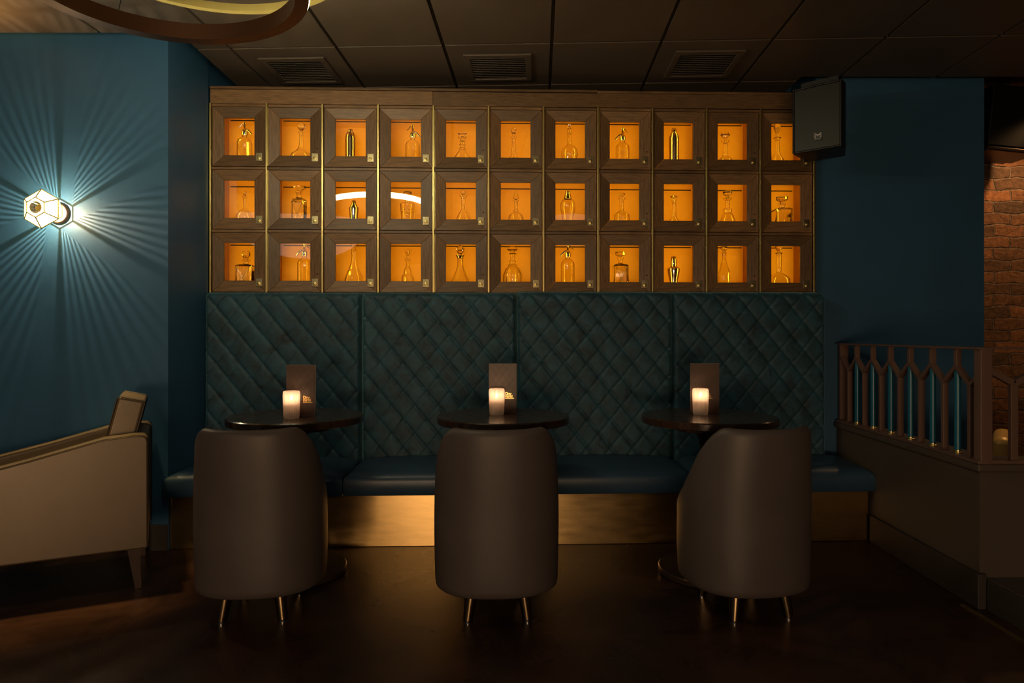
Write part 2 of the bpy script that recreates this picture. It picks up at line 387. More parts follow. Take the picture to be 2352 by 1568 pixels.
# ceiling vents
def vent(x, y, label):
    t = thing('ceiling_vent', (x, y, CEIL), label, 'vent', 'ceiling vents above the lockers', -TH)
    h = .195
    f = MB()
    for a0, a1, c0, c1 in ((-h, h, -h, -h + .035), (-h, h, h - .035, h), (-h, -h + .035, -h + .035, h - .035), (h - .035, h, -h + .035, h - .035)):
        f.box(a0, a1, c0, c1, -.012, 0)
    f.build('vent_frame', 'vent', t, bevel=.003)
    k = MB(); k.box(-h + .03, h - .03, -h + .03, h - .03, -.0015, -.0005); k.build('vent_backing', 'ceiling_back', t)
    s = MB(); n = 12
    for i in range(n):
        yy = -h + .05 + i * (2 * h - .1) / (n - 1)
        m = Matrix.Translation((0, yy, -.006)) @ Matrix.Rotation(.5, 4, 'X')
        s.box(-h + .035, h - .035, -.009, .009, -.001, .001, 0, m)
    s.build('vent_slats', 'vent', t)
    return t
vent(-1.27, 4.01, 'brown louvred ceiling vent nearest the ring pendant')
vent(-.077, 3.965, 'brown louvred ceiling vent above the middle lockers')
vent(1.127, 3.915, 'brown louvred ceiling vent nearest the black loudspeaker')

# ------------------------------------------------------------------ lockers
KY = .028; ROLL = .0018
X0 = -1.853; CW = .3415
def cy(x): return 4.122 + KY * x
A_Y = math.atan(KY)
ZT = [2.562, 2.174, 1.788]          # top of each row at left (m) ; row pitch .387
RP = .3868
ORD = ['first', 'second', 'third', 'fourth', 'fifth', 'sixth', 'seventh', 'eighth', 'ninth', 'tenth', 'eleventh']
ROWN = ['top', 'middle', 'bottom']
ZTOP = 2.5930
def row_top(r): return ZTOP - r * RP
KIND = [
 ['siphon', 'ball decanter', 'steel shaker', 'siphon', 'ringed decanter', 'slim decanter', 'round flask decanter', 'siphon', 'tall steel shaker', 'mushroom decanter', 'twisted decanter'],
 ['small round decanter', 'square decanter', 'small shaker', 'ship decanter', 'flared decanter', 'pointed decanter', 'glass shaker', 'wide decanter', 'narrow decanter', 'bell decanter', 'square decanter'],
 ['square decanter', 'siphon', 'conical decanter', 'ring decanter', 'collared decanter', 'ribbed decanter', 'siphon', 'square decanter', 'curved shaker', 'twisted decanter', 'long neck decanter']]
opening = {1, 4, 7, 9}

# shared locker meshes (local: x 0..CW, y 0 = front going back, z 0 = row top, downwards)
RAIL = .0205
WXL, WXR = .076, .262                # window in x
WZT, WZB = -.083, -.314              # window in z
def locker_body():
    k = MB(); D = .26; e = .008
    # carcass: side panels, floor, roof (brown), back (amber)
    k.box(.0068, e + .004, .026, D, -RP + .002, -.002, 0); k.box(CW - e - .004, CW - .0068, .026, D, -RP + .002, -.002, 0)
    k.box(e + .004, CW - e - .004, .026, D, -RP + .002, -RP + .012, 0); k.box(e + .004, CW - e - .004, .026, D, -.012, -.002, 0)
    return k
def door_frame():
    k = MB(); o = (.010, CW - .010, -RAIL, -RP + .0025); w = (WXL, WXR, WZT, WZB)
    O = [(o[0], o[2]), (o[1], o[2]), (o[1], o[3]), (o[0], o[3])]; I = [(w[0], w[2]), (w[1], w[2]), (w[1], w[3]), (w[0], w[3])]
    for i in range(4):
        j = (i + 1) % 4; yo, yi = .0, .010
        g = .0006
        def sh(p, q): # tiny gap at the mitre
            dx = q[0] - p[0]; dz = q[1] - p[1]; l = math.hypot(dx, dz); return (p[0] + dx / l * g, p[1] + dz / l * g)
        a, b2 = sh(O[i], O[j]), sh(O[j], O[i]); c, d = sh(I[j], I[i]), sh(I[i], I[j])
        vs = [(a[0], yo, a[1]), (b2[0], yo, b2[1]), (c[0], yi, c[1]), (d[0], yi, d[1]), (a[0], .024, a[1]), (b2[0], .024, b2[1]), (c[0], .024, c[1]), (d[0], .024, d[1])]
        k.add(vs, [(3, 2, 1, 0), (4, 5, 6, 7), (0, 1, 5, 4), (1, 2, 6, 5), (2, 3, 7, 6), (3, 0, 4, 7)], i % 2)
    return k
proto = {}
def make_locker(with_hinge):
    t = bpy.data.objects.new('display_locker', None); t.empty_display_size = .1; COL.objects.link(t)
    locker_body().build('carcass', 'locker_side', t)
    k = MB(); k.box(.012, CW - .012, .256, .262, -RP + .012, -.012); k.build('back_panel', 'locker_in', t)
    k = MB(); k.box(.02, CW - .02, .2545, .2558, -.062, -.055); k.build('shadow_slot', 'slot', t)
    k = MB(); k.box(.008, CW - .008, .001, .0235, -RAIL + .0028, -.0012); k.box(.008, CW - .008, .0242, .0256, -RAIL - .004, .003, 1); k.build('rail', ['wood_h', 'slot'], t, bevel=.0008, seg=1)
    d = door_frame().build('door', ['wood_h', 'wood_v'], t, bevel=.001, seg=1)
    k = MB(); k.box(WXL - .004, WXR + .004, .013, .016, WZB - .004, WZT + .004); k.build('window_pane', 'pane', d)
    lx, lz = .2945, -.327
    k = MB(); k.box(lx - .0195, lx + .0195, -.003, .006, lz - .025, lz + .025); k.build('lock_plate', 'brass_lock', d, bevel=.0012, seg=1)
    k = MB(); mt = Matrix.Translation((lx, -.003, lz - .007)) @ Matrix.Rotation(PI / 2, 4, 'X')
    k.lathe([(0, .0105), (.003, .0105), (.004, .008), (.004, .006), (.010, .0055), (.011, .0035), (.011, 0)], 20); k.v = [tuple(mt @ Vector(v)) for v in k.v]
    k.build('lock_knob', 'brass', d)
    if with_hinge:
        k = MB(); k.box(.0070, .0096, -.003, .010, -RP + .006, -RAIL - .002)
        for i in range(18): k.box(.0068, .0098, -.0042, .0, -RP + .012 + i * .0195, -RP + .022 + i * .0195)
        k.build('piano_hinge', 'brass', d)
        k = MB(); k.v = []; mt = Matrix.Translation((.3085, .0035, -.272)) @ Matrix.Rotation(PI / 2, 4, 'X')
        k.lathe([(0, .005), (.0008, .005)], 14); k.v = [tuple(mt @ Vector(v)) for v in k.v]; k.build('screw_hole', 'slot', d)
    return t
used = {}
LL = bpy.data.lights.new('locker strip light', 'AREA'); LL.shape = 'RECTANGLE'; LL.size = .30; LL.size_y = .008
LL.energy = .40; LL.color = (1, .62, .03)
for r in range(3):
    for c in range(11):
        h = c in opening
        if h not in used: t = make_locker(h); used[h] = t
        else: t = copy_tree(used[h])
        x = X0 + c * CW
        t.location = (x, cy(x), row_top(r) - ROLL * (x - X0)); t.rotation_euler = (0, 0, A_Y)
        for q in t.children:
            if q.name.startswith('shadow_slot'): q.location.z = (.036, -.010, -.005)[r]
        side = 'at the left end' if c == 0 else 'at the right end' if c == 10 else '%s from the left' % ORD[c]
        tag(t, 'walnut locker with amber lit window in %s row, %s' % (ROWN[r], side), 'display locker', 'walnut display lockers')
        for sx in (0, 1):
            lo = bpy.data.objects.new('locker_light', LL); COL.objects.link(lo)
            lx = x + (.0145 if not sx else CW - .0145); ly = cy(lx) + .034
            d = Vector((1 if not sx else -1, .3 , 0)).normalized()
            z = Vector((-d.x, -d.y, 0)); xx = Vector((0, 0, 1)); yy = z.cross(xx)
            lo.matrix_world = Matrix.Translation((lx, ly, row_top(r) - .19)) @ Matrix((xx, yy, z)).transposed().to_4x4()

# brass strips between columns
for c in range(12):
    x = X0 + c * CW
    k = MB(); k.box(-.0062, .0062, -.012, .03, 0, 3 * RP + .005)
    o = k.build('brass_strip', 'brass', bevel=.002, loc=(x, cy(x), row_top(3) - ROLL * (x - X0) - .004), rotz=A_Y)
    lab = 'vertical brass strip at the left end of the lockers' if c == 0 else 'vertical brass strip at the right end of the lockers' if c == 11 else 'vertical brass strip between %s and %s locker columns' % (ORD[c - 1], ORD[c])
    tag(o, lab, 'brass strip', 'brass strips between the lockers')
# header
t = thing('locker_cornice', (X0 - .004, cy(X0), row_top(0)), 'long walnut cornice above the lockers', 'cornice', None, A_Y)
L0 = 11 * CW
for a, c2 in ((0, 4 * CW), (4 * CW, L0 + .01)):
    k = MB(); k.box(a + .0008, c2 - .0008, 0, .28, .001 - ROLL * a, .088 - ROLL * a); k.build('fascia_board', 'wood_h', t, bevel=.001, seg=1)
for a, c2 in ((0, 7.0 * CW), (7.0 * CW, L0 + .01)):
    k = MB(); k.box(a + .0008, c2 - .0008, -.004, .28, .090 - ROLL * a, .106 - ROLL * a); k.build('top_slat', 'wood_h', t, bevel=.001, seg=1)
k = MB(); k.box(0, L0 + .01, .005, .03, -.0305 + .018, .001); 
k = MB(); k.box(L0 + .001, L0 + .012, .0, .05, -3 * RP, .088); k.build('end_panel', 'wood_v', t)
k = MB(); k.box(0, L0, .012, .27, -3 * RP - .04 - ROLL * 3.7, -3 * RP - ROLL * 3.7 - .001); k.build('bottom_rail', 'wood_h', t)

# ------------------------------------------------------------------ bottles
def prof_m(pts, Y): return [(hz(y, Y), hw * Y / F) for y, hw in pts]
def bottle(r, c, px, label, cat, stopper, body, **kw):
    x = X0 + c * CW; xc0 = wx(px, 4.25); Y = 4.245 + KY * xc0; xc = wx(px, Y)
    zf = row_top(r) - RP - ROLL * (x - X0) + .0135
    cen = (xc, Y, zf)
    name = kw.get('name', 'glass_decanter')
    t = thing(name, cen, label, cat, 'bottles and shakers in the lockers')
    seg = kw.get('seg', 28)
    def loc(p): return [(z - zf, rr) for z, rr in prof_m(p, Y)]
    bp = loc(body); last = bp[-1]
    if kw.get('base'): bp += [(max(.02, bp[-1][0] - .02), kw['base'] * Y / F), (.004, kw['base'] * Y / F), (.0, kw['base'] * Y / F * .94)]
    else: bp += [(.004, last[1]), (0, last[1] * .95)]
    bp = bp[::-1]
    mt = kw.get('mat', 'glass')
    k = MB()
    if kw.get('square'):
        nk = kw['square']       # index where square body starts (in body list)
        up = loc(body[:nk]); dn = loc(body[nk:]); wz = [z for z, _ in dn]; hw = dn[-1][1]
        k2 = [(z, rr) for z, rr in up][::-1]
        inner = [(z, max(rr - .003, .002)) for z, rr in k2]
        top = k2[-1]
        if mt == 'glass': k.lathe([(inner[0][0] + .001, inner[0][1])] + k2 + inner[::-1][:-1], 20, closed=True)
        else: k.lathe(k2, 20)
        zt = k2[0][0]
        s4 = math.sqrt(2)
        ch = .92
        def sqring(h, z): a = h * ch; return [(h, a * .86, z), (a * .86, h, z), (-a * .86, h, z), (-h, a * .86, z), (-h, -a * .86, z), (-a * .86, -h, z), (a * .86, -h, z), (h, -a * .86, z)]
        rings = [sqring(hw * .95, 0), sqring(hw, .004), sqring(hw, wz[0] - .006), sqring(hw * .86, wz[0]), sqring(k2[0][1], zt + .0)]
        ir = [sqring(hw - .006, .016), sqring(hw - .005, wz[0] - .012), sqring(k2[0][1] * .7, wz[0] - .006)]
        for R_, flip in ((rings, 0), (ir, 1)):
            vs = [v for rg in R_ for v in rg]; n = 8; fs = []
            for i in range(len(R_) - 1):
                for q in range(n):
                    f = (i * n + q, i * n + (q + 1) % n, (i + 1) * n + (q + 1) % n, (i + 1) * n + q); fs.append(f[::-1] if flip else f)
            f0 = tuple(range(n - 1, -1, -1)); f1 = tuple((len(R_) - 1) * n + q for q in range(n))
            fs += [f0[::-1] if flip else f0, f1[::-1] if flip else f1]
            k.add(vs, fs)
        if kw.get('cuts'):    # cut diamonds raised on the faces
            kk = MB()
            for sgn in (-1, 1):
                for q in range(-3, 4):
                    x0_ = q * hw * .42; zz0, zz1 = .008, wz[0] - .012
                    pts = []
                    for s_ in range(2):
                        z_ = (zz0, zz1)[s_]; x_ = x0_ + sgn * (s_ - .5) * (zz1 - zz0) * .8
                        pts.append((max(-hw * .8, min(hw * .8, x_)), -hw - .0006, z_))
                    if abs(pts[0][0] - pts[1][0]) > .004: kk.tube(pts, .0011, 4, smooth=False)
            kk.build('cut_pattern', 'glass', t)
    else:
        fl = kw.get('flute')
        if fl: fl = (fl[0], fl[1], fl[2] * Y / F)
        if mt == 'glass':
            wall = .0032
            inner = [(z, max(rr - wall, .0018)) for z, rr in bp if z > .012]
            inner = [(.012, 0.0)] + [(.0125, inner[0][1])] + inner[:]
            outer = [(0, 0.0)] + bp
            k.lathe(outer + inner[::-1], seg, flute=fl, cap=False, smooth=not kw.get('facet'))
        else: k.lathe(bp, seg)
    k.build('bottle_body' if mt == 'glass' else 'shaker_body', mt, t)
    if stopper:
        sp = loc(stopper)[::-1]
        k = MB(); sg = kw.get('sseg', 24)
        k.lathe(sp, sg, smooth=sg > 12, cap=True)
        k.build(kw.get('sname', 'stopper'), kw.get('smat', 'glass'), t)
    return t, Y, zf

def siphon(r, c, px, top, label, flip=False, hw=16.5):
    s = -1 if flip else 1
    t, Y, zf = bottle(r, c, px, label, 'soda siphon', None,
        [(top + 29, 5), (top + 33, 5), (top + 37, hw * .62), (top + 41, hw * .88), (top + 47, hw), (top + 60, hw), (top + 90, hw)], name='soda_siphon', flute=(12, .02, hw * .8), seg=48)
    P = Y / F
    zt = hz(top, Y) - zf
    def z(d): return zt - d * P
    k = MB(); k.lathe([(z(30), 6.5 * P), (z(28), 7 * P), (z(21), 6.5 * P), (z(18), 5.2 * P), (z(15.5), 3 * P), (z(14), 2.3 * P), (z(4.5), 2.3 * P), (z(4), 3.6 * P), (z(1.5), 3.8 * P), (z(0), 2.4 * P)], 20); k.build('siphon_head', 'chrome', t)
    k = MB(); k.tube([(s * 2 * P, -.004, z(16)), (s * 8 * P, -.006, z(18)), (s * 13 * P, -.006, z(23)), (s * 17 * P, -.006, z(29))], 2.1 * P, 10); k.build('spout', 'chrome', t)
    k = MB(); k.tube([(-s * 2 * P, -.004, z(3)), (-s * 6 * P, -.006, z(5)), (-s * 9 * P, -.006, z(10)), (-s * 13.5 * P, -.006, z(12.8))], 1.4 * P, 8, r1=.9 * P); k.build('lever', 'chrome', t)
    return t

# row 1
siphon(0, 0, 562, 281, 'glass soda siphon in the top left locker, lever pointing left')
bottle(0, 1, 692, 'glass decanter with large ball stopper and flared base, top row', 'decanter',
       [(281, 0), (282, 4), (285, 7.5), (290, 9), (295, 7.8), (299, 4), (301, 3), (306, 3), (312, 2.6)], [(304, 7), (306, 5), (310, 4.6), (325, 4.8), (338, 6), (343, 9), (349, 15), (354, 22), (362, 25)])
bottle(0, 2, 805, 'rounded steel cocktail shaker in the third locker of the top row', 'cocktail shaker',
       [(297, 5), (298, 5.8), (303, 5.8), (304, 4)], [(303, 5.5), (304, 8), (307, 9), (312, 11), (320, 12), (356, 11.5)], name='cocktail_shaker', mat='steel', smat='steel', sname='cap')
siphon(0, 3, 948, 287, 'glass soda siphon in fourth locker of top row, lever left')
bottle(0, 4, 1062, 'glass decanter with mushroom stopper and ringed neck, top row', 'decanter',
       [(303, 3), (304, 8), (307, 10.5), (310, 9), (313, 4), (316, 3), (325, 3)], [(315, 9.5), (317, 9.5), (319, 4.5), (323, 4.5), (325, 7), (327, 4.5), (331, 5), (333, 8), (335, 5), (339, 5.5), (341, 9), (343, 6), (347, 9), (353, 13), (364, 20)])
bottle(0, 5, 1180, 'glass decanter with small faceted ball stopper and slim straight neck', 'decanter',
       [(294, 2), (296, 5), (300, 6.8), (304, 5.5), (307, 3), (310, 3), (318, 2.6)], [(315, 6.5), (317, 6), (319, 4.4), (330, 4.6), (345, 5.2), (356, 5.5), (364, 12)], sseg=10)
bottle(0, 6, 1308, 'glass decanter with stacked bead stopper and round flask body', 'decanter',
       [(285, 2), (286, 3.6), (289, 2.5), (292, 4.8), (296, 3.2), (299, 4), (305, 3)], [(300, 4.8), (302, 4), (330, 4.2), (332, 5), (336, 11), (341, 16), (348, 19), (356, 19.5), (366, 17)])
siphon(0, 7, 1430, 293, 'glass soda siphon in eighth locker of top row, spout pointing left', True, 15.5)
bottle(0, 8, 1548, 'tall steel cocktail shaker with stepped cap, top row', 'cocktail shaker',
       [(295, 4.6), (296, 5.4), (306, 5.6), (307, 4)], [(307, 6), (308, 8.3), (312, 8.8), (313, 10.5), (317, 11), (319, 11.4), (356, 11)], name='cocktail_shaker', mat='steel', smat='steel', sname='cap')
bottle(0, 9, 1666, 'glass decanter with wide mushroom stopper in second to last top locker', 'decanter',
       [(304, 4), (306, 9), (310, 11), (314, 8), (317, 3.4), (321, 3.4), (330, 3)], [(324, 9), (326, 8), (328, 5), (336, 5.4), (358, 6), (366, 14)], sseg=12)
bottle(0, 10, 1785, 'glass decanter with teardrop stopper and twisted neck, behind the loudspeaker', 'decanter',
       [(284, 2), (286, 6), (290, 8), (296, 7.5), (303, 4), (307, 3), (315, 3), (322, 2.8)], [(317, 8.5), (319, 6), (322, 4.6), (326, 6), (330, 5), (335, 6), (340, 5), (345, 6), (350, 5.4), (357, 8), (366, 14)], seg=28)
# row 2
bottle(1, 0, 562, 'small round glass decanter with ball stopper in the middle row, left end', 'decanter',
       [(438, 1.5), (440, 4.3), (443, 5), (446, 4), (448, 2.5), (456, 2.2)], [(452, 6), (454, 4), (462, 3.6), (472, 3), (478, 4), (481, 6), (486, 13), (492, 17), (499, 19), (508, 19)])
bottle(1, 1, 687, 'square cut glass decanter with flat flower stopper, middle row', 'decanter',
       [(426.5, 12), (428, 15), (432, 14), (435, 9), (438, 4.5), (441, 5), (448, 4)], [(441, 8), (444, 7), (449, 5), (453, 5.5), (455, 7), (458, 13.5), (461, 14.5), (500, 14.5)], square=6, sseg=10, cuts=1)
bottle(1, 2, 813, 'small steel cocktail shaker under the ring reflection', 'cocktail shaker',
       [(460, 3.5), (461, 4.6), (469, 5.4), (470, 5.8), (471, 6)], [(470, 5), (471, 7.5), (475, 8.5), (476, 10.5), (478, 11.2), (500, 9.5)], name='cocktail_shaker', mat='steel', smat='steel', sname='cap')
bottle(1, 3, 936, 'squat ship decanter with mushroom stopper and banded body', 'decanter',
       [(439, 4), (441, 9), (444, 10.5), (447, 7), (449, 3), (451, 4), (456, 3.5)], [(455, 7), (459, 6), (464, 6.5), (466, 13), (469, 17), (477, 16.3), (478, 15.5), (479, 16.2), (486, 15.8), (487, 15), (488, 15.7), (500, 14.5)], seg=32)
bottle(1, 4, 1064, 'glass decanter with ball stopper and flared base, middle row', 'decanter',
       [(435.5, 1.5), (438, 5), (441.5, 6.3), (445, 5), (448, 3), (456, 3)], [(449, 9), (452, 8), (454, 5), (465, 4.8), (474, 4.4), (478, 3.6), (483, 6), (490, 10), (499, 15), (508, 17)])
bottle(1, 5, 1185, 'glass decanter with pointed spire stopper, middle row', 'decanter',
       [(436, .6), (442, 2.5), (450, 5), (455, 6), (457, 4), (459, 3), (466, 2.8)], [(460, 7), (462, 5), (464, 4), (477, 3.8), (481, 4), (483, 6), (486, 5), (488, 8), (493, 14), (499, 17), (508, 18)], sseg=8, flute=(14, .03, 9), seg=56)
bottle(1, 6, 1304, 'glass cocktail shaker with stepped steel cap, middle row', 'cocktail shaker',
       [(439, 5), (440, 5.3), (447, 5.3), (448, 7.4), (452, 8.2), (456, 9), (457, 8)], [(457, 9), (460, 13), (466, 16.5), (472, 17.5), (480, 17), (500, 13)], name='cocktail_shaker', smat='steel', sname='cap')
bottle(1, 7, 1428, 'wide glass decanter with domed mushroom stopper, middle row', 'decanter',
       [(441, 2), (443, 6), (446, 8), (449, 6), (452, 3), (460, 3)], [(455.5, 8.5), (457.5, 8), (459, 5), (470, 4.8), (481, 4.4), (485, 6), (489, 13), (493, 17.5), (508, 18)])
bottle(1, 8, 1548, 'narrow glass decanter with small flower stopper, middle row', 'decanter',
       [(449, 5), (451, 8.5), (454, 7), (456, 3), (464, 2.6)], [(459, 6), (461, 5), (463, 4.4), (480, 4.8), (499, 5.4), (508, 12)], sseg=10)
bottle(1, 9, 1671, 'glass decanter with flared stopper and ringed bell body, middle row', 'decanter',
       [(439, 9), (441, 10.5), (446, 9.5), (450, 5), (453, 3.5), (460, 3)], [(456, 10), (458, 8), (460, 4.6), (470, 4.8), (473, 4), (477, 5), (479, 8.5), (484, 10), (489, 8), (492, 11), (498, 14), (508, 17)], sseg=14)
bottle(1, 10, 1796, 'plain square glass decanter with flat faceted stopper, middle row right end', 'decanter',
       [(452, 12), (453, 13.5), (459, 13.5), (462, 10), (464, 4), (470, 4)], [(469, 9), (471, 7), (473, 6), (477, 6), (479, 8), (480, 18), (483, 19), (500, 19)], square=5, sseg=8)
# row 3
bottle(2, 0, 565, 'square cut glass decanter with faceted ball stopper, bottom left locker', 'decanter',
       [(575, 3), (577, 7.5), (582, 10), (587, 9.5), (591, 6), (595, 5), (602, 4)], [(596.5, 10), (599, 8), (601, 6), (606, 6.5), (607, 9), (609, 18), (611, 19), (643, 19)], square=5, sseg=10, cuts=1)
siphon(2, 1, 699, 558, 'glass soda siphon in second locker of bottom row', True, 15.5)
bottle(2, 2, 813, 'tall conical glass decanter with flat disc stopper, bottom row', 'decanter',
       [(559, 9.5), (561, 9.5), (562, 6), (565, 3.6), (569, 3.4), (578, 3)], [(573, 7), (574, 6.5), (584, 6), (587, 5.2), (598, 6), (608, 8.5), (620, 13), (632, 18), (643, 21), (652, 21)], flute=(8, .03, 10), seg=48)
bottle(2, 3, 936, 'small glass decanter with ring stopper, bottom row', 'decanter',
       [(571, 1.5), (573, 5), (577, 6.6), (581, 5.5), (585, 3), (589, 2.5), (597, 2.5)], [(595.5, 7.5), (597, 6.5), (599, 3.6), (610, 3.8), (615, 6), (620, 8), (625, 9.5), (629, 9), (632, 12), (636, 14), (652, 14.5)], facet=1, seg=16)
bottle(2, 4, 1057, 'conical textured decanter with silver collar and large faceted stopper', 'decanter',
       [(563, 2), (566, 6), (572, 10), (577, 9), (582, 5), (586, 4), (594, 4)], [(592, 6.8), (600, 6.6), (610, 7), (618, 9), (630, 14), (643, 20), (652, 22)], sseg=9, facet=1, seg=18)
bottle(2, 5, 1177, 'ribbed bell shaped glass decanter with flower stopper, bottom row', 'decanter',
       [(567, 6), (569, 11), (573, 12), (576, 9), (578, 4), (581, 5), (584, 3)], [(582, 9), (584, 6), (586, 4.6), (597, 5), (600, 8), (603, 6.5), (606, 7), (609, 12), (611, 9), (616, 14), (624, 18), (632, 21), (652, 21)], sseg=12, flute=(14, .045, 12), seg=70)
siphon(2, 6, 1304, 560, 'glass soda siphon in seventh locker of bottom row', True, 15.5)
bottle(2, 7, 1425, 'square glass decanter with flat beaded stopper, bottom row', 'decanter',
       [(578, 11), (579, 12), (586, 11.5), (588, 8), (589, 4), (598, 3.6)], [(591, 7.5), (594, 7), (597, 5), (604, 5), (606, 8), (608, 14.5), (611, 16.5), (643, 16.5)], square=5, sseg=9, cuts=1)
bottle(2, 8, 1547, 'steel cocktail shaker with conical cap and curved body, bottom row', 'cocktail shaker',
       [(589, 4.5), (590, 5.6), (600, 6.6), (610, 7.2), (611, 6.5)], [(611, 6.5), (613, 9), (616, 13), (617, 14.2), (622, 14), (632, 12.5), (643, 9.5), (652, 9)], name='cocktail_shaker', mat='steel', smat='steel', sname='cap')
bottle(2, 9, 1663, 'twisted conical glass decanter with flared stopper, bottom row', 'decanter',
       [(566, 8), (568, 9), (572, 7), (577, 3.5), (580, 3), (588, 3)], [(581, 6.5), (583, 5), (590, 5), (598, 5.4), (606, 7), (616, 10), (626, 13), (634, 12.5), (643, 13), (652, 13)], facet=1, seg=14)
bottle(2, 10, 1789, 'glass decanter with ball stopper, long neck and broad round body', 'decanter',
       [(560, 3), (562, 7.5), (566, 8.8), (571, 7), (577, 4), (580, 3), (588, 3)], [(581, 8.5), (583, 6), (586, 6), (600, 6), (622, 5.6), (625, 5), (629, 11), (634, 18), (640, 24), (652, 25)], seg=40)
# silver collar of the conical decanter
for o in list(bpy.data.objects):
    if o.get('label', '').startswith('conical textured'):
        Y = o.location.y; P = Y / F; z0 = o.location.z
        k = MB(); k.lathe([(hz(592.5, Y) - z0, 7.2 * P), (hz(589, Y) - z0, 8.6 * P), (hz(587, Y) - z0, 10.6 * P), (hz(586, Y) - z0, 10.6 * P), (hz(586, Y) - z0, 7.5 * P), (hz(592, Y) - z0, 6.9 * P)], 24, closed=True)
        k.build('silver_collar', 'chrome', o)

# ------------------------------------------------------------------ banquette
bench = thing('banquette_bench', (0, 0, 0), 'long teal velvet and blue leather banquette on a brass plinth', 'bench')
def py_(x): return 4.028 + KY * x
PXB = [467, 829, 1187, 1546, 1899]
def px2x(px, D0, K):                # pixel on plane y = D0 + K x
    u = (px - CX) / F; return u * D0 / (1 - K * u)
edges = [px2x(p, 4.0, KY) for p in PXB]
tops = [1.425, 1.427, 1.428, 1.434, 1.434]
QW, QH = .1395, .171
for i in range(4):
    x0, x1 = edges[i] + .0015, edges[i + 1] - .0015; w = x1 - x0; zb = .40; zt = tops[i + 1] - ROLL * .5 * (i) * .3; hgt = zt - zb
    NX = 132; NZ = 140; R = .028; vs = []; fs = []
    ln = math.hypot(w, KY * w)
    off = x0 - edges[0]
    for a in range(NZ + 1):
        for c in range(NX + 1):
            s = w * c / NX; z = hgt * a / NZ
            es = min(s, w - s); et = hgt - z
            a1 = ((s + off) / QW + z / QH) ; a2 = ((s + off) / QW - z / QH)
            f1 = abs(math.sin(PI * a1)); f2 = abs(math.sin(PI * a2))
            pu = .0095 * min(1, f1 * 2.8) ** .6 + .003 * f1 + .0065 * min(1, f2 * 4.0) ** .7
            edge = 1
            rx = max(0, 1 - es / R); rz = max(0, 1 - et / .045)
            dep = -pu * min(1, es / .02 + .25) + .03 * (1 - math.sqrt(max(0, 1 - min(1, rx * rx)))) + .05 * (1 - math.sqrt(max(0, 1 - min(1, rz * rz))))
            cr = max(0, 1 - math.hypot(0, 0))
            # round the outer upper corner of the last panels
            zz = zb + z
            if i == 3 and (w - s) < .05 and et < .05:
                q = math.hypot(.05 - (w - s), .05 - et)
                if q > .05: s -= (q - .05) * .7; zz -= (q - .05) * .7
            vs.append((x0 + s, 4.0 + KY * (x0 + s) + dep + .016 + .02 * (1 - z / hgt) * 0, zz))
    for a in range(NZ):
        for c in range(NX):
            p = a * (NX + 1) + c; fs.append((p, p + 1, p + NX + 2, p + NX + 1))
    k = MB(); k.add(vs, fs, 0, True)
    # back and sides
    rim = [(NZ) * (NX + 1) + c for c in range(NX + 1)] + [a * (NX + 1) + NX for a in range(NZ - 1, -1, -1)] + [c for c in range(NX - 1, -1, -1)] + [a * (NX + 1) for a in range(1, NZ)]
    base = len(k.v)
    for q in rim: v = k.v[q]; k.v.append((v[0], 4.098 + KY * v[0], v[2]))
    n = len(rim)
    for q in range(n): k.f.append([rim[q], rim[(q + 1) % n], base + (q + 1) % n, base + q]); k.mi.append(0); k.sm.append(True)
    k.f.append([base + q for q in range(n - 1, -1, -1)]); k.mi.append(0); k.sm.append(False)
    k.build('back_panel', 'velvet', bench)
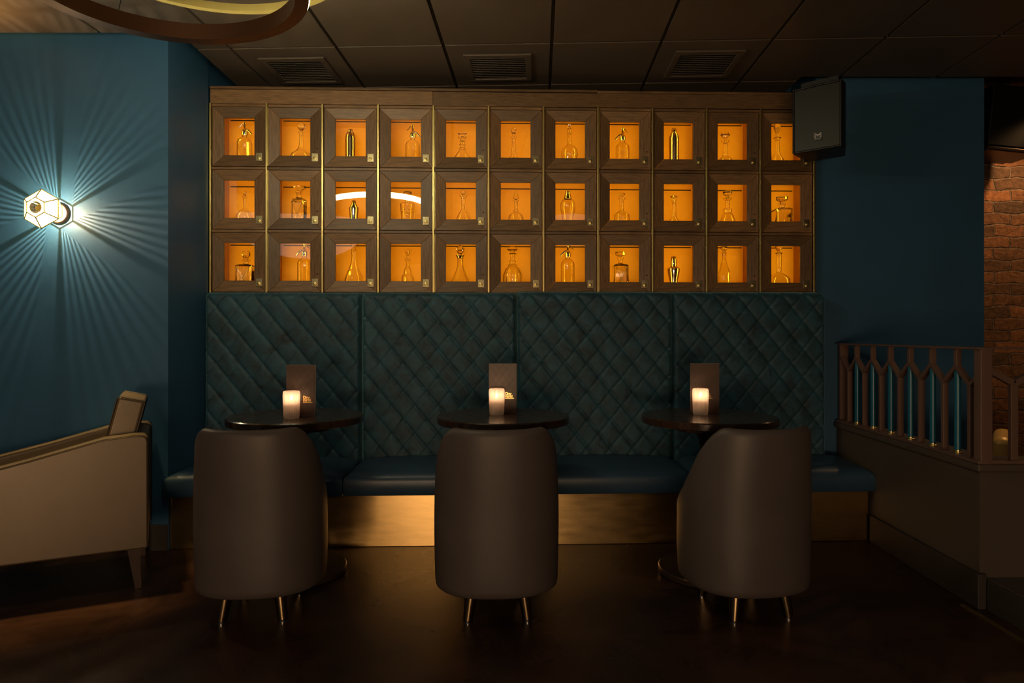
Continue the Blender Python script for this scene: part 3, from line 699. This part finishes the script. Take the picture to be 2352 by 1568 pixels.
# seat cushions
def fy(x): return 3.613 + .0371 * (x + 1.883)           # plinth front
cpx = [370, 787, 1189, 1593, 2013]
def cxf(px): 
    u = (px - CX) / F; D0 = 3.613 + .0371 * 1.883 - .052; return u * D0 / (1 - .0371 * u)
cf = [cxf(p) for p in cpx]
cb = [-1.846, edges[1] - .01, edges[2], edges[3] + .01, 2.036]
for i in range(4):
    xa, xb = cf[i] + .002, cf[i + 1] - .002; xc_, xd = cb[i + 1] - .002, cb[i] + .002
    NU, NV = 40, 24; zb, zt = .292, .412
    # plan quad sampled, cushion with rounded top
    vs = []; fs = []
    def plan(u, v):
        fx = xa + (xb - xa) * u; bx = xd + (xc_ - xd) * u
        ya = fy(fx) - .052; yb = 3.985 + KY * bx
        x = fx + (bx - fx) * v; 
        if i == 0: x = max(x, -1.9 if v < .08 else -1.862)
        if i == 3: x = min(x, 2.05 if v < .06 else rwx(ya + (yb - ya) * v) - .003)
        return x, ya + (yb - ya) * v
    def height(u, v):
        d = min(u * (xb - xa), (1 - u) * (xb - xa), v * .4 + .0)
        e = min(1, d / .07); puff = .022 * math.sin(PI * min(1, max(0, u))) ** .5 * min(1, v * 3) 
        return zt - .042 * (1 - math.sqrt(1 - (1 - e) ** 2)) + puff + .012 * v
    for a in range(NV + 1):
        for c in range(NU + 1):
            u = c / NU; v = a / NV
            u = .5 - .5 * math.cos(PI * u); v = v ** 1.6
            x, y = plan(u, v); vs.append((x, y, height(u, v)))
    for a in range(NV):
        for c in range(NU): p = a * (NU + 1) + c; fs.append((p, p + 1, p + NU + 2, p + NU + 1))
    k = MB(); k.add(vs, fs, 0, True)
    rim = [c for c in range(NU + 1)] + [a * (NU + 1) + NU for a in range(1, NV + 1)] + [NV * (NU + 1) + c for c in range(NU - 1, -1, -1)] + [a * (NU + 1) for a in range(NV - 1, 0, -1)]
    n = len(rim); prev = rim
    for zz, ins in ((None, 0), (zb + .012, -.0), (zb, .008)):
        if zz is None: continue
        bs = len(k.v)
        for q in rim:
            v = k.v[q]; cxm = (xa + xb) / 2
            k.v.append((v[0] + (cxm - v[0]) * ins * .5, v[1] + ins, zz))
        for q in range(n): k.f.append([prev[(q + 1) % n], prev[q], bs + q, bs + (q + 1) % n]); k.mi.append(0); k.sm.append(True)
        prev = [bs + q for q in range(n)]
    k.f.append(prev); k.mi.append(0); k.sm.append(False)
    k.build('seat_cushion', 'leather_blue', bench)
xl, xr = -1.868, 2.022
k = MB(); k.prism([(xl, fy(xl)), (xr, fy(xr)), (xr, 4.08), (-1.85, 3.95)], .001, .289)
k.build('plinth', 'brass_plinth', bench, bevel=.002, seg=1)

# ------------------------------------------------------------------ round tables
def make_table():
    t = bpy.data.objects.new('round_table', None); COL.objects.link(t)
    R = .325
    k = MB(); k.lathe([(.738, R - .004), (.741, R), (.769, R), (.774, R - .005), (.7745, 0)], 96, 0); 
    k.f = [f for f in k.f]
    k.build('tabletop', 'table_wood', t)
    k = MB()
    pts = [(.238 * math.cos(a) * 1, .238 * math.sin(a)) for a in [PI / 8 + i * PI / 4 for i in range(8)]]
    k.prism(pts, .722, .7375); pts = [(p[0] * .78, p[1] * .78) for p in pts]; k.prism(pts, .706, .7215)
    k.build('under_plate', 'table_edge', t, bevel=.003)
    k = MB(); k.lathe([(.03, .075), (.045, .058), (.06, .046), (.1, .042), (.62, .042), (.66, .05), (.68, .062), (.7055, .07)], 32); k.build('column', 'table_edge', t)
    k = MB(); k.lathe([(.004, .238), (.006, .243), (.026, .243), (.031, .238), (.034, .1), (.038, .07)], 72); k.build('base_plate', 'base_metal', t)
    return t
TB = [(wx(680.5, 3.265), 3.265, 'round dark wood pedestal table at left, behind the left tub chair'),
      (wx(1155.5, 3.27), 3.27, 'round dark wood pedestal table in the middle of the row'),
      (wx(1627.5, 3.26), 3.26, 'round dark wood pedestal table at right, nearest the railing')]
t0 = make_table()
for i, (x, y, l) in enumerate(TB):
    t = t0 if i == 0 else copy_tree(t0)
    t.location = (x, y, 0); t.rotation_euler.z = .15 * i; tag(t, l, 'table', 'round pedestal tables')

# candle holders
def make_candle():
    t = bpy.data.objects.new('candle_holder', None); COL.objects.link(t)
    R = .0385
    out = [(0, R * .84), (.004, R * .9), (.012, R * .93), (.11, R), (.121, R * .985), (.128, R * .93), (.1295, R * .88)]
    inn = [(.1285, R * .84), (.122, R * .86), (.07, R * .8), (.066, R * .72), (.066, 0)]
    k = MB(); k.lathe([(0, 0)] + out + inn, 120, flute=(20, .028, R * .82), cap=False)
    k.build('fluted_glass', 'frosted', t)
    k = MB(); k.lathe([(.012, .0), (.012, .020), (.045, .020), (.046, .0)], 24); k.build('glass_foot', 'wax', t)
    k = MB(); k.lathe([(.0675, 0), (.0675, .019), (.078, .0195), (.0785, 0)], 24); k.build('tealight', 'frosted', t)
    k = MB(); k.lathe([(.084, 0), (.087, .0045), (.094, .0075), (.102, .006), (.112, .0025), (.118, 0)], 16); k.build('flame', 'flame', t)
    return t
CD = [(669.5, 962, .15), (1141, 953.7, 0), (1609, 953.5, 0)]
c0 = make_candle()
lc = bpy.data.lights.new('candle light', 'POINT'); lc.energy = .12; lc.color = (1, .62, .36); lc.shadow_soft_size = .006
names = ['left', 'middle', 'right']
candles = []
for i, (px, pyb, _) in enumerate(CD):
    y = (CH - .7745) * F / (pyb - HY) + .03
    t = c0 if i == 0 else copy_tree(c0)
    t.location = (wx(px, y), y, .7748)
    tag(t, 'lit frosted fluted glass candle holder on the %s table' % names[i], 'candle', 'candle holders on the tables')
    lo = bpy.data.objects.new('candle_light', lc); COL.objects.link(lo); lo.location = (wx(px, y), y, .7748 + .102)
    candles.append(t)

# menus
def text_mesh(s, size, name, m, parent, loc, rot, extrude=.0002, sx=1, bold=0):
    cu = bpy.data.curves.new(name, 'FONT'); cu.body = s; cu.size = size; cu.extrude = extrude; cu.align_x = 'LEFT'; cu.space_character = .9; cu.offset = bold
    o = bpy.data.objects.new(name, cu); COL.objects.link(o)
    bpy.context.view_layer.update()
    me = bpy.data.meshes.new_from_object(o.evaluated_get(bpy.context.evaluated_depsgraph_get()))
    bpy.data.objects.remove(o); me.materials.clear(); me.materials.append(M[m])
    q = bpy.data.objects.new(name, me); COL.objects.link(q); q.parent = parent
    q.location = loc; q.rotation_euler = rot; q.scale = (sx, 1, 1)
    return q
MN = [((657.6, 722), 843.5, 957, 0., .006), ((1123, 1186), 839, 952, 0., .004), ((1585, 1652), 839.5, 950, 0., .004)]
for i, ((pa, pb), pt, pbm, rz, gap) in enumerate(MN):
    y = candles[i].location.y + .065
    x0 = wx(pa, y); w = wx(pb, y) - x0; h = .249
    t = thing('drinks_menu', (x0, y, .7748), 'dark folded drinks menu with gold logo behind the %s candle' % names[i], 'menu', 'drinks menus on the tables')
    k = MB(); k.box(0, w, 0, .0015, 0, h); c = k.build('front_cover', 'menu', t)
    # embossed diamonds
    k = MB()
    for q in range(-3, 8):
        for s in (-1, 1):
            xa = q * .035; za = 0; xb = xa + s * h * .72; P = []
            for n in range(0, 41):
                f = n / 40; xx = xa + (xb - xa) * f; zz = h * f
                if .002 < xx < w - .002: P.append((xx, -.0001, zz))
            if len(P) > 3: k.tube([P[0], P[-1]], .0003, 4)
    k.build('embossed_pattern', 'menu', c)
    lx, lz = .0815 if i < 2 else .068, .092 - (.006 if i == 0 else 0)
    text_mesh('Dirty', .0195, 'logo_word', 'gold_foil', c, (lx, -.0006, lz - .0), (PI / 2, 0, 0), sx=.86, bold=.0006)
    text_mesh('martini', .0195, 'logo_word', 'gold_foil', c, (lx, -.0006, lz - .0125), (PI / 2, 0, 0), sx=.76, bold=.0006)
    k = MB(); k.box(lx, lx + .045, -.0009, -.0001, lz - .0195, lz - .0152); k.build('logo_bar', 'gold_foil', c)
    k = MB(); mt = Matrix.Rotation(.10, 4, 'Z'); k.box(.001, w + .004, .0022, .0037, 0, h + .001, 0, mt); k.build('back_cover', 'menu', t)
    k = MB(); mt = Matrix.Rotation(.055, 4, 'Z'); k.box(.002, w + .001, .0018, .0026, 0, h + .0005, 0, mt); k.build('inner_page', 'paper', t)
    k = MB(); k.box(-.0004, w, .0001, .0013, h, h + .0008); k.build('cover_edge', 'paper', t)

# ------------------------------------------------------------------ tub chairs
def sp(a, e): return math.copysign(abs(a) ** e, a)
def chair_plan(phi, a, bb_, bf, e=.84):     # phi 0 = back (towards -y)
    s, c = math.sin(phi), math.cos(phi)
    return a * sp(s, e), -(bb_ if c > 0 else bf) * sp(c, e)
def make_tub(mats=('leather_taupe', 'leg_metal')):
    t = bpy.data.objects.new('tub_chair', None); COL.objects.link(t)
    A, B, BF = .262, .232, .275; TK = .05; ZB = .118
    PM = math.radians(119); N = 72
    def top(p):
        d = math.degrees(abs(p))
        if d < 44: return .797 - .004 * math.cos(d / 44 * PI / 2) 
        if d < 96: return .797 - .26 * ((d - 44) / 52) ** 1.75
        f = (d - 96) / 38; return .537 - .26 * 1.75 / 52 * 38 * (f - .5 * f * f) * .55
    k = MB(); vs = []; K = None
    for i in range(N + 1):
        p = -PM + 2 * PM * i / N; T = top(p)
        sec = [(TK * .9, ZB), (.012, ZB), (.003, ZB + .008), (0, ZB + .03)]
        for q in range(1, 8): sec.append((-.004 * math.sin(PI * q / 8), ZB + .03 + (T - .03 - ZB - .03) * q / 8))
        for q in range(0, 9):
            aa = PI * q / 8; r_ = TK / 2; sec.append((r_ - r_ * math.cos(aa), T - .03 + .03 * math.sin(aa)))
        sec += [(TK, T - .05), (TK, (T - .05) * .5 + .36 * .5), (TK, .36)]
        K = len(sec)
        for off, z in sec:
            lean = -.022 * max(0, (z - .45) / .35) * max(0, math.cos(p))
            x, y = chair_plan(p, A - off, B - off, BF - off)
            if off >= TK * .9 and z <= ZB + .001: pass
            vs.append((x * (1 - .02 * max(0, (z - .5) / .3)), y + lean, z))
    fs = [(i * K + j, (i + 1) * K + j, (i + 1) * K + (j + 1) % K, i * K + (j + 1) % K) for i in range(N) for j in range(K)]
    fs += [tuple(range(K)), tuple(N * K + j for j in range(K - 1, -1, -1))]
    k.add(vs, fs, 0, True); k.sm[-1] = k.sm[-2] = False
    k.build('back_shell', mats[0], t)
    def solid(inset, z0, z1, rnd, fr=0.0, seg=64, dome=0):
        b_ = MB(); rings = []
        for z, r_ in ((z0, rnd), (z0 + rnd * .3, rnd * .3), (z0 + rnd, 0), (z1 - rnd, 0), (z1 - rnd * .3, rnd * .3), (z1, rnd), (z1 + dome, .1)):
            for q in range(seg):
                p = 2 * PI * q / seg
                f = max(0, -math.cos(p)); f = min(1, max(0, (math.degrees(abs((p + PI) % (2 * PI) - PI)) - 112) / 14))
                ins = inset + (fr - inset) * f + r_
                b_.v.append((*chair_plan(p, A - ins, B - ins, BF - ins), z))
        n = 7
        for i in range(n - 1):
            for q in range(seg): b_.f.append([i * seg + q, i * seg + (q + 1) % seg, (i + 1) * seg + (q + 1) % seg, (i + 1) * seg + q]); b_.mi.append(0); b_.sm.append(True)
        b_.f.append(list(range(seg - 1, -1, -1))); b_.f.append([(n - 1) * seg + q for q in range(seg)]); b_.mi += [0, 0]; b_.sm += [False, True]
        return b_
    solid(.02, ZB + .004, .34, .012, .0).build('seat_base', mats[0], t)
    solid(.052, .342, .448, .028, -.008, dome=.006).build('seat_cushion', mats[0], t)
    for sx in (-1, 1):
        for sy in (-1, 1):
            l = MB(); n = 6; P0 = Vector((sx * .105, sy * .125, ZB + .01)); P1 = Vector((sx * .122, sy * .142, .006))
            l.tube([P0 + (P1 - P0) * i / n for i in range(n + 1)], .027, 24, r1=.0205)
            lg = l.build('leg', mats[1], t)
            g = MB(); g.lathe([(0, .018), (.006, .0185), (.007, .014)], 20, c=(P1.x, P1.y)); g.build('glide', 'chrome', lg)
    return t
CHS = [(-1.073, 2.848, .08, 'taupe leather tub chair seen from behind at the left table'),
       (-.067, 2.852, .06, 'taupe leather tub chair seen from behind at the middle table'),
       (1.0, 2.863, .19, 'taupe leather tub chair turned slightly left at the right table')]
h0 = make_tub()
for i, (x, y, rz, l) in enumerate(CHS):
    t = h0 if i == 0 else copy_tree(h0)
    t.location = (x, y, 0); t.rotation_euler.z = rz; tag(t, l, 'chair', 'taupe tub chairs along the row of tables')

# gold chair beyond the railing
t = thing('gold_chair', (2.816, 3.487, 0), 'gold leather buttoned chair behind the railing at the right edge', 'chair', None, math.radians(233.5))
def rbox(x0, x1, y0, y1, z0, z1, mt=None): k = MB(); k.box(x0, x1, y0, y1, z0, z1, 0, mt); return k
rbox(-.22, .22, -.23, -.14, .18, .64).build('backrest', 'leather_gold', t, bevel=.04, seg=5)
rbox(-.21, .21, -.138, .25, .2, .40).build('seat', 'leather_gold', t, bevel=.04, seg=4)
for sx in (-1, 1):
    k = MB(); k.lathe([(0, .012), (.006, .012), (.009, 0)], 14); k.v = [(v[0] + sx * .12, -.139 + v[2], v[1] + .54) for v in k.v]; k.build('button', 'piping', t)
for sx in (-.2, .2):
    for sy in (-.18, .18):
        k = MB(); k.tube([(sx, sy, .2), (sx, sy, 0.001)], .018, 12, r1=.012); k.build('leg', 'leg_metal', t)

# ------------------------------------------------------------------ armchair (left)
ang = math.atan2(-.455, -.89)
t = thing('armchair', (-1.672, 3.04, 0), 'bronze leather armchair with loose back cushion under the wall lamp', 'armchair', None, ang)
# local x = forward, local y: rotated; width axis towards +Y world = -local y? handled by sign
Wd = .60
sg = 1 if (Matrix.Rotation(ang, 3, 'Z') @ Vector((0, 1, 0))).y > 0 else -1
side = [(0, .192), (.86, .192), (.86, .52), (.80, .545), (.45, .628), (.18, .70), (.06, .711), (.02, .708), (.005, .698), (0, .68)]
def sidepanel(y0, y1, name):
    k = MB(); mt = Matrix(((1, 0, 0, 0), (0, 0, 1, 0), (0, 1, 0, 0), (0, 0, 0, 1)))
    k.prism(side, y0, y1, 0, mt); o = k.build(name, 'leather_bronze', t, bevel=.008, seg=3)
    for yy in (y0, y1):
        p = MB(); pts = [(x, yy, z) for x, z in side[2:]] + [(0, yy, .20)]
        pts = [Vector((q[0] * .999, q[1], q[2] + .0)) for q in pts]
        p.tube(pts, .0022, 6); p.build('piping', 'piping', o)
    return o
AW = .115
sidepanel(0, AW, 'arm') if sg > 0 else sidepanel(-AW, 0, 'arm')
sidepanel(Wd - AW, Wd, 'arm') if sg > 0 else sidepanel(-Wd, -Wd + AW, 'arm')
def yb(a, c): return (a, c) if sg > 0 else (-c, -a)
a, c = yb(AW + .002, Wd - AW - .002)
rbox(.004, .10, a, c, .20, .70).build('backrest', 'leather_bronze', t, bevel=.01, seg=3)
rbox(.102, .82, a, c, .20, .42).build('seat_cushion', 'leather_bronze', t, bevel=.025, seg=4)
a, c = yb(AW + .008, Wd - AW - .008)
mt = Matrix.Translation((.145, 0, .45)) @ Matrix.Rotation(-.24, 4, 'Y')
cu = rbox(-.03, .085, a, c, 0, .425, mt).build('back_cushion', 'leather_bronze', t, bevel=.014, seg=4)
for yy in (a, c):
    p = MB(); ring = [(-.03, .01), (-.03, .415), (-.02, .425), (.075, .425), (.085, .415), (.085, .01)]
    p.tube([mt @ Vector((x, yy, z)) for x, z in ring], .004, 6); p.build('piping', 'piping', cu)
for fx in (.06, .78):
    for q in (.05, Wd - .05):
        k = MB(); k.tube([(fx, sg * q, .191), (fx - (.02 if fx < .4 else -.02), sg * q, .001)], .034, 4, r1=.018, smooth=False); k.build('leg', 'leg_wood', t)

# ------------------------------------------------------------------ wall lamp
SX, SZ = -2.461, 1.829
lamp = thing('wall_lamp', (SX, WY, SZ), 'lit hexagonal glass and brass wall lamp on the blue wall', 'wall lamp')
k = MB(); k.lathe([(0, .057), (.012, .057), (.02, .05), (.022, .016), (.05, .014), (.055, .02), (.06, .02)], 40)
k.v = [(v[0], -.001 - v[2], v[1]) for v in k.v]; k.build('back_plate', 'bronze', lamp)
rings = [(-.046, .05), (-.14, .102), (-.182, .052)]
hexp = [[(r_ * math.cos(PI / 2 + q * PI / 3), y_, r_ * math.sin(PI / 2 + q * PI / 3)) for q in range(6)] for y_, r_ in rings]
k = MB()
for i in range(2):
    for q in range(6): k.tube([hexp[i][q], hexp[i + 1][q]], .0028, 6)
for i in range(3):
    for q in range(6): k.tube([hexp[i][q], hexp[i][(q + 1) % 6]], .0028, 6)
k.build('lantern_frame', 'brass', lamp)
k = MB(); uvs = []
for i in range(2):
    for q in range(6):
        a, b_ = hexp[i][q], hexp[i][(q + 1) % 6]; c, d = hexp[i + 1][(q + 1) % 6], hexp[i + 1][q]
        k.add([a, b_, c, d], [(0, 1, 2, 3)]); uvs.append([(0 + q, 0), (1 + q, 0), (1 + q, 1), (0 + q, 1)])
k.add(hexp[2], [tuple(range(6))]); uvs.append([(.5 + .5 * math.cos(q * PI / 3), .5 + .5 * math.sin(q * PI / 3)) for q in range(6)])
k.build('glass_panes', 'reeded', lamp, uvs=uvs)
k = MB(); k.lathe([(-.06, .012), (-.075, .012), (-.08, .018), (-.10, .03), (-.118, .032), (-.135, .026), (-.148, .012), (-.15, 0)][::-1], 24)
k.v = [(v[0], v[2] , v[1]) for v in k.v]; k.build('bulb', 'bulb', lamp)
k = MB(); k.lathe([(-.150, .001), (-.156, .012), (-.158, .0)], 20); k.v = [(v[0] * 1.6, v[2], v[1] * 1.6) for v in k.v]; k.build('bulb_cap', 'brass', lamp)
ls = bpy.data.lights.new('wall lamp light', 'POINT'); ls.energy = 20; ls.color = (1, .80, .50); ls.shadow_soft_size = .0025
lo = bpy.data.objects.new('wall_lamp_light', ls); COL.objects.link(lo); lo.location = (SX, WY - .118, SZ)

# ------------------------------------------------------------------ ring pendant
def ring(cen, R, hgt, wid, tx, ty, name, parent, face):
    N = 128; k = MB(); e = MB()
    def pt(a, r, z): x, y = r * math.cos(a), r * math.sin(a); return (cen[0] + x, cen[1] + y, cen[2] + tx * x + ty * y + z)
    loopo = [(R - .003, 0), (R - wid, 0), (R - wid, hgt), (R - .003, hgt)]
    for i in range(N):
        a = 2 * PI * i / N
        for r, z in loopo: k.v.append(pt(a, r, z))
        for r, z in ((R - .003, .006), (R, .008), (R, hgt - .008), (R - .003, hgt - .006)): e.v.append(pt(a, r, z))
    for i in range(N):
        j = (i + 1) % N
        for q in range(4):
            for B_ in (k, e):
                B_.f.append([i * 4 + q, i * 4 + (q + 1) % 4, j * 4 + (q + 1) % 4, j * 4 + q]); B_.mi.append(0); B_.sm.append(False)
    o = k.build(name, face, parent); e.build('led_strip', 'led', o)
    return o
pend = thing('ring_pendant', (0, 0, 0), 'large double ring pendant light hanging at the upper left', 'pendant light')
ring((-1.144, 2.166, 2.314), .4617, .06, .05, .034, .018, 'lower_ring', pend, 'bronze')
ring((-1.08, 2.20, 2.50), .55, .03, .03, .0, .0, 'upper_ring', pend, 'yellow_ring')
for a in (.3, 2.4, 4.5):
    k = MB(); k.tube([(-1.144 + .44 * math.cos(a), 2.166 + .44 * math.sin(a), 2.36), (-1.144 + .1 * math.cos(a), 2.166 + .1 * math.sin(a), CEIL - .02)], .0012, 5); k.build('cable', 'cable', pend)
k = MB(); k.lathe([(CEIL - .03, .1), (CEIL - .028, .12), (CEIL - .0005, .12)], 32, c=(-1.144, 2.166)); k.build('canopy', 'bronze', pend)

# ------------------------------------------------------------------ loudspeakers
pTL = Vector((1.634, 3.85, 0)); pTR = Vector((1.835, 3.68, 0))
ax = (pTR - pTL); sw = ax.length; an = math.atan2(ax.y, ax.x)
sp1 = thing('loudspeaker', (pTL.x, pTL.y, 2.219), 'black wall loudspeaker with white logo beside the lockers', 'loudspeaker', None, an)
SH = .373
k = MB(); k.prism([(0, .0), (sw, .0), (sw, .08), (sw - .04, .235), (.04, .235), (0, .08)], 0, SH); k.build('cabinet', 'black', sp1, bevel=.004)
k = MB(); k.box(.010, sw - .010, -.005, -.0005, .010, SH - .010); k.build('grille', 'grille', sp1, bevel=.002, seg=1)
k = MB()
for q in ((0, .009, 0, SH), (sw - .009, sw, 0, SH), (.009, sw - .009, 0, .009), (.009, sw - .009, SH - .009, SH)): k.box(q[0], q[1], -.009, -.0002, q[2], q[3])
k.build('grille_surround', 'black', sp1, bevel=.002, seg=1)
bx, bz = .118, .062
k = MB(); k.box(bx, bx + .043, -.0075, -.0052, bz - .009, bz + .038); bd = k.build('badge', 'black', sp1)
k = MB(); mx_ = bx + .0215
def seg2(a, c, w=.0020): k.bar((mx_ + a[0], -.0082, bz + a[1]), (mx_ + c[0], -.0082, bz + c[1]), w, .001, up=(0, 1, 0))
for s in (-1, 1):
    seg2((s * .0165, .008), (s * .0165, .034)); seg2((s * .0165, .034), (0, .0235)); seg2((s * .0118, .008), (s * .0118, .0255)); seg2((s * .0118, .0265), (0, .0185)); seg2((s * .0165, .008), (s * .0118, .008))
seg2((0, .008), (0, .022)); k.build('logo_mark', 'white_print', bd)
text_mesh('MARTIN AUDIO', .0062, 'logo_text', 'white_print', bd, (bx + .0035, -.0079, bz - .001), (PI / 2, 0, 0), sx=.82)
k = MB(); k.box(.03, sw - .03, .05, .2, SH + .001, SH + .045); k.build('mounting_bracket', 'black', sp1)
k = MB(); k.box(sw / 2 - .02, sw / 2 + .02, .236, .50, .16, .22); k.build('wall_arm', 'black', sp1)

y2 = 4.6
sp2 = thing('loudspeaker', (wx(2352, y2) + .02, y2, hz(356, y2)), 'black loudspeaker with brown front edge in the top right corner', 'loudspeaker', None, 0)
mt = Matrix.Rotation(.1, 4, 'Y')
k = MB(); k.box(-.36, -.045, -.12, .16, 0, .42, 0, mt); k.build('cabinet', 'black', sp2, bevel=.01)
k = MB(); k.box(-.044, .02, -.14, .17, -.02, .46, 0, mt); k.build('front_baffle', 'base_metal', sp2, bevel=.02, seg=4)
k = MB(); k.box(-.36, -.045, -.12, .16, -.03, -.001, 0, mt); k.build('bottom_rail', 'base_metal', sp2, bevel=.008, seg=3)
k = MB(); k.bar((-.3, .02, .40), (-.02, .02, .60), .05, .012); k.build('mounting_bracket', 'base_metal', sp2)

# ------------------------------------------------------------------ railing
rail = thing('metal_railing', (0, 0, 0), 'bronze railing with branching bars and blue rods on the low wall', 'railing')
def rx(y): return 1.998 + .05 * (y - 2.82)
TOPZ, UZ, LZ, BZ = 1.113, 1.028, .95, .636
BW, BD = .026, .018
k = MB()
k.bar((rx(4.17), 4.17, TOPZ), (rx(2.80), 2.80, TOPZ), .045, .010); k.bar((2.0, 2.825, TOPZ), (4.6, 2.825, TOPZ), .045, .010)
k.bar((rx(4.17), 4.17, .630), (rx(2.80), 2.80, .630), .045, .014); k.bar((2.0, 2.825, .630), (4.6, 2.825, .630), .045, .014)
k.build('frame_rails', 'rail_paint', rail, bevel=.0015, seg=1)
k = MB(); k.box(rx(4.16) - .002, rx(4.16) + .048, 4.155, 4.185, .6225, TOPZ); k.build('end_post', 'rail_paint', rail, bevel=.002, seg=1)
k = MB(); k.box(1.984, 2.034, 2.80, 2.845, .6225, TOPZ + .003); k.build('corner_post', 'rail_paint', rail, bevel=.002, seg=1)
yl = [4.06 - .193 * q for q in range(7)]; yu = [3.9635 - .193 * q for q in range(6)]
def P3(y, z): return (rx(y) + .012, y, z)
for q, y in enumerate(yl):
    k = MB(); k.box(rx(y) + .012 - BW / 2, rx(y) + .012 + BW / 2, y - BD / 2, y + BD / 2, BZ, LZ)
    L_ = (4.155, UZ) if q == 0 else (yu[q - 1], UZ)
    R_ = (2.845, LZ + (.193 / 2 - .04) * .8) if q == 6 else (yu[q], UZ)
    for e_ in (L_, R_): k.bar(P3(y, LZ), P3(*e_), BW, BD, up=(0, .5, .8))
    k.box(rx(y) - .006, rx(y) + .030, y - .014, y + .014, BZ, BZ + .005)
    k.build('branching_bar', 'rail_paint', rail, bevel=.0012, seg=1)
for y in yu:
    k = MB(); k.box(rx(y) + .012 - BW / 2, rx(y) + .012 + BW / 2, y - BD / 2, y + BD / 2, UZ - .004, TOPZ - .004); k.build('short_bar', 'rail_paint', rail, bevel=.0012, seg=1)
    k = MB(); k.tube([P3(y, BZ + .004), P3(y, UZ - .02)], .0135, 20); tb = k.build('blue_rod', 'blue_tube', rail)
    k = MB(); k.lathe([(BZ - .001, .019), (BZ + .006, .019), (BZ + .008, .015), (BZ + .014, .0145)], 20, c=(rx(y) + .012, y)); k.build('rod_collar', 'brass', tb)
# front-facing bay
k = MB()
for q in range(6):
    xn = 2.139 + .28 * q
    k.box(xn - .015, xn + .015, 2.815, 2.835, BZ, .962)
    k.bar((xn, 2.825, .962), (xn - .105 if q == 0 else xn - .14, 2.825, 1.02 if q == 0 else 1.04), .024, .026, up=(0, 0, 1)); k.bar((xn, 2.825, .962), (xn + .14, 2.825, 1.04), .024, .026, up=(0, 0, 1))
    k.box(xn + .125, xn + .155, 2.815, 2.835, 1.036, TOPZ - .004)
k.build('front_lattice', 'rail_paint', rail, bevel=.0012, seg=1)

# ------------------------------------------------------------------ lights of the room, plus added fill
def light(name, kind, loc, energy, col, size=.1, rot=None, target=None, **kw):
    l = bpy.data.lights.new(name, kind); l.energy = energy; l.color = col
    if kind == 'AREA': l.shape = kw.get('shape', 'DISK'); l.size = size; l.size_y = kw.get('sy', size)
    else: l.shadow_soft_size = size
    if kind == 'SPOT': l.spot_size = kw.get('cone', 1.2); l.spot_blend = .7
    o = bpy.data.objects.new(name.replace(' ', '_'), l); COL.objects.link(o); o.location = loc
    if target: o.rotation_euler = (Vector(target) - Vector(loc)).to_track_quat('-Z', 'Y').to_euler()
    return o
light('brick wall downlight', 'SPOT', (3.75, 4.45, 2.7), 36, (1, .54, .22), .05, target=(3.3, 4.88, .9), cone=2.0)
light('back bar glow', 'AREA', (-.3, -3.8, .45), 80, (1, .64, .34), 2.2, target=(-.3, 3, .5), shape='RECTANGLE', sy=.7)
light('room fill light', 'AREA', (1.0, -1.4, 2.7), 7, (1, .84, .78), 2.0, target=(.8, -1.2, 0))  # unseen area light added behind the camera as general fill
light('room fill light left', 'AREA', (-2.6, -.8, 2.7), 10, (1, .84, .66), 1.8, target=(-2.4, .6, 0))  # second added fill on the left, not an actual fixture
light('armchair downlight', 'SPOT', (-2.2, 3.1, 2.7), 230, (1, .66, .22), .05, target=(-2.15, 3.08, .6), cone=.58)
light('ceiling uplight', 'SPOT', (-2.8, 3.0, 2.38), 34, (1, .56, .18), .05, target=(-2.75, 3.0, 2.77), cone=2.2)

light('gold chair fill spot', 'SPOT', (3.1, 3.5, 2.7), 40, (1, .62, .28), .05, target=(2.68, 3.58, .5), cone=.5)  # spot added to brighten the gold chair, no known source
w = bpy.data.worlds.new('world'); bpy.context.scene.world = w; w.use_nodes = True
w.node_tree.nodes['Background'].inputs[0].default_value = (.02, .025, .04, 1); w.node_tree.nodes['Background'].inputs[1].default_value = .2

# ------------------------------------------------------------------ camera
cam = bpy.data.cameras.new('camera'); co = bpy.data.objects.new('camera', cam); COL.objects.link(co)
co.location = (0, 0, CH); co.rotation_euler = (PI / 2, 0, 0)
cam.sensor_width = 36; cam.lens = F / 2352 * 36; cam.shift_y = (HY - 784) / 2352; cam.clip_start = .05
sc = bpy.context.scene; sc.camera = co
sc.view_settings.view_transform = 'Standard'; sc.view_settings.look = 'None'; sc.view_settings.gamma = 1; sc.view_settings.exposure = 0
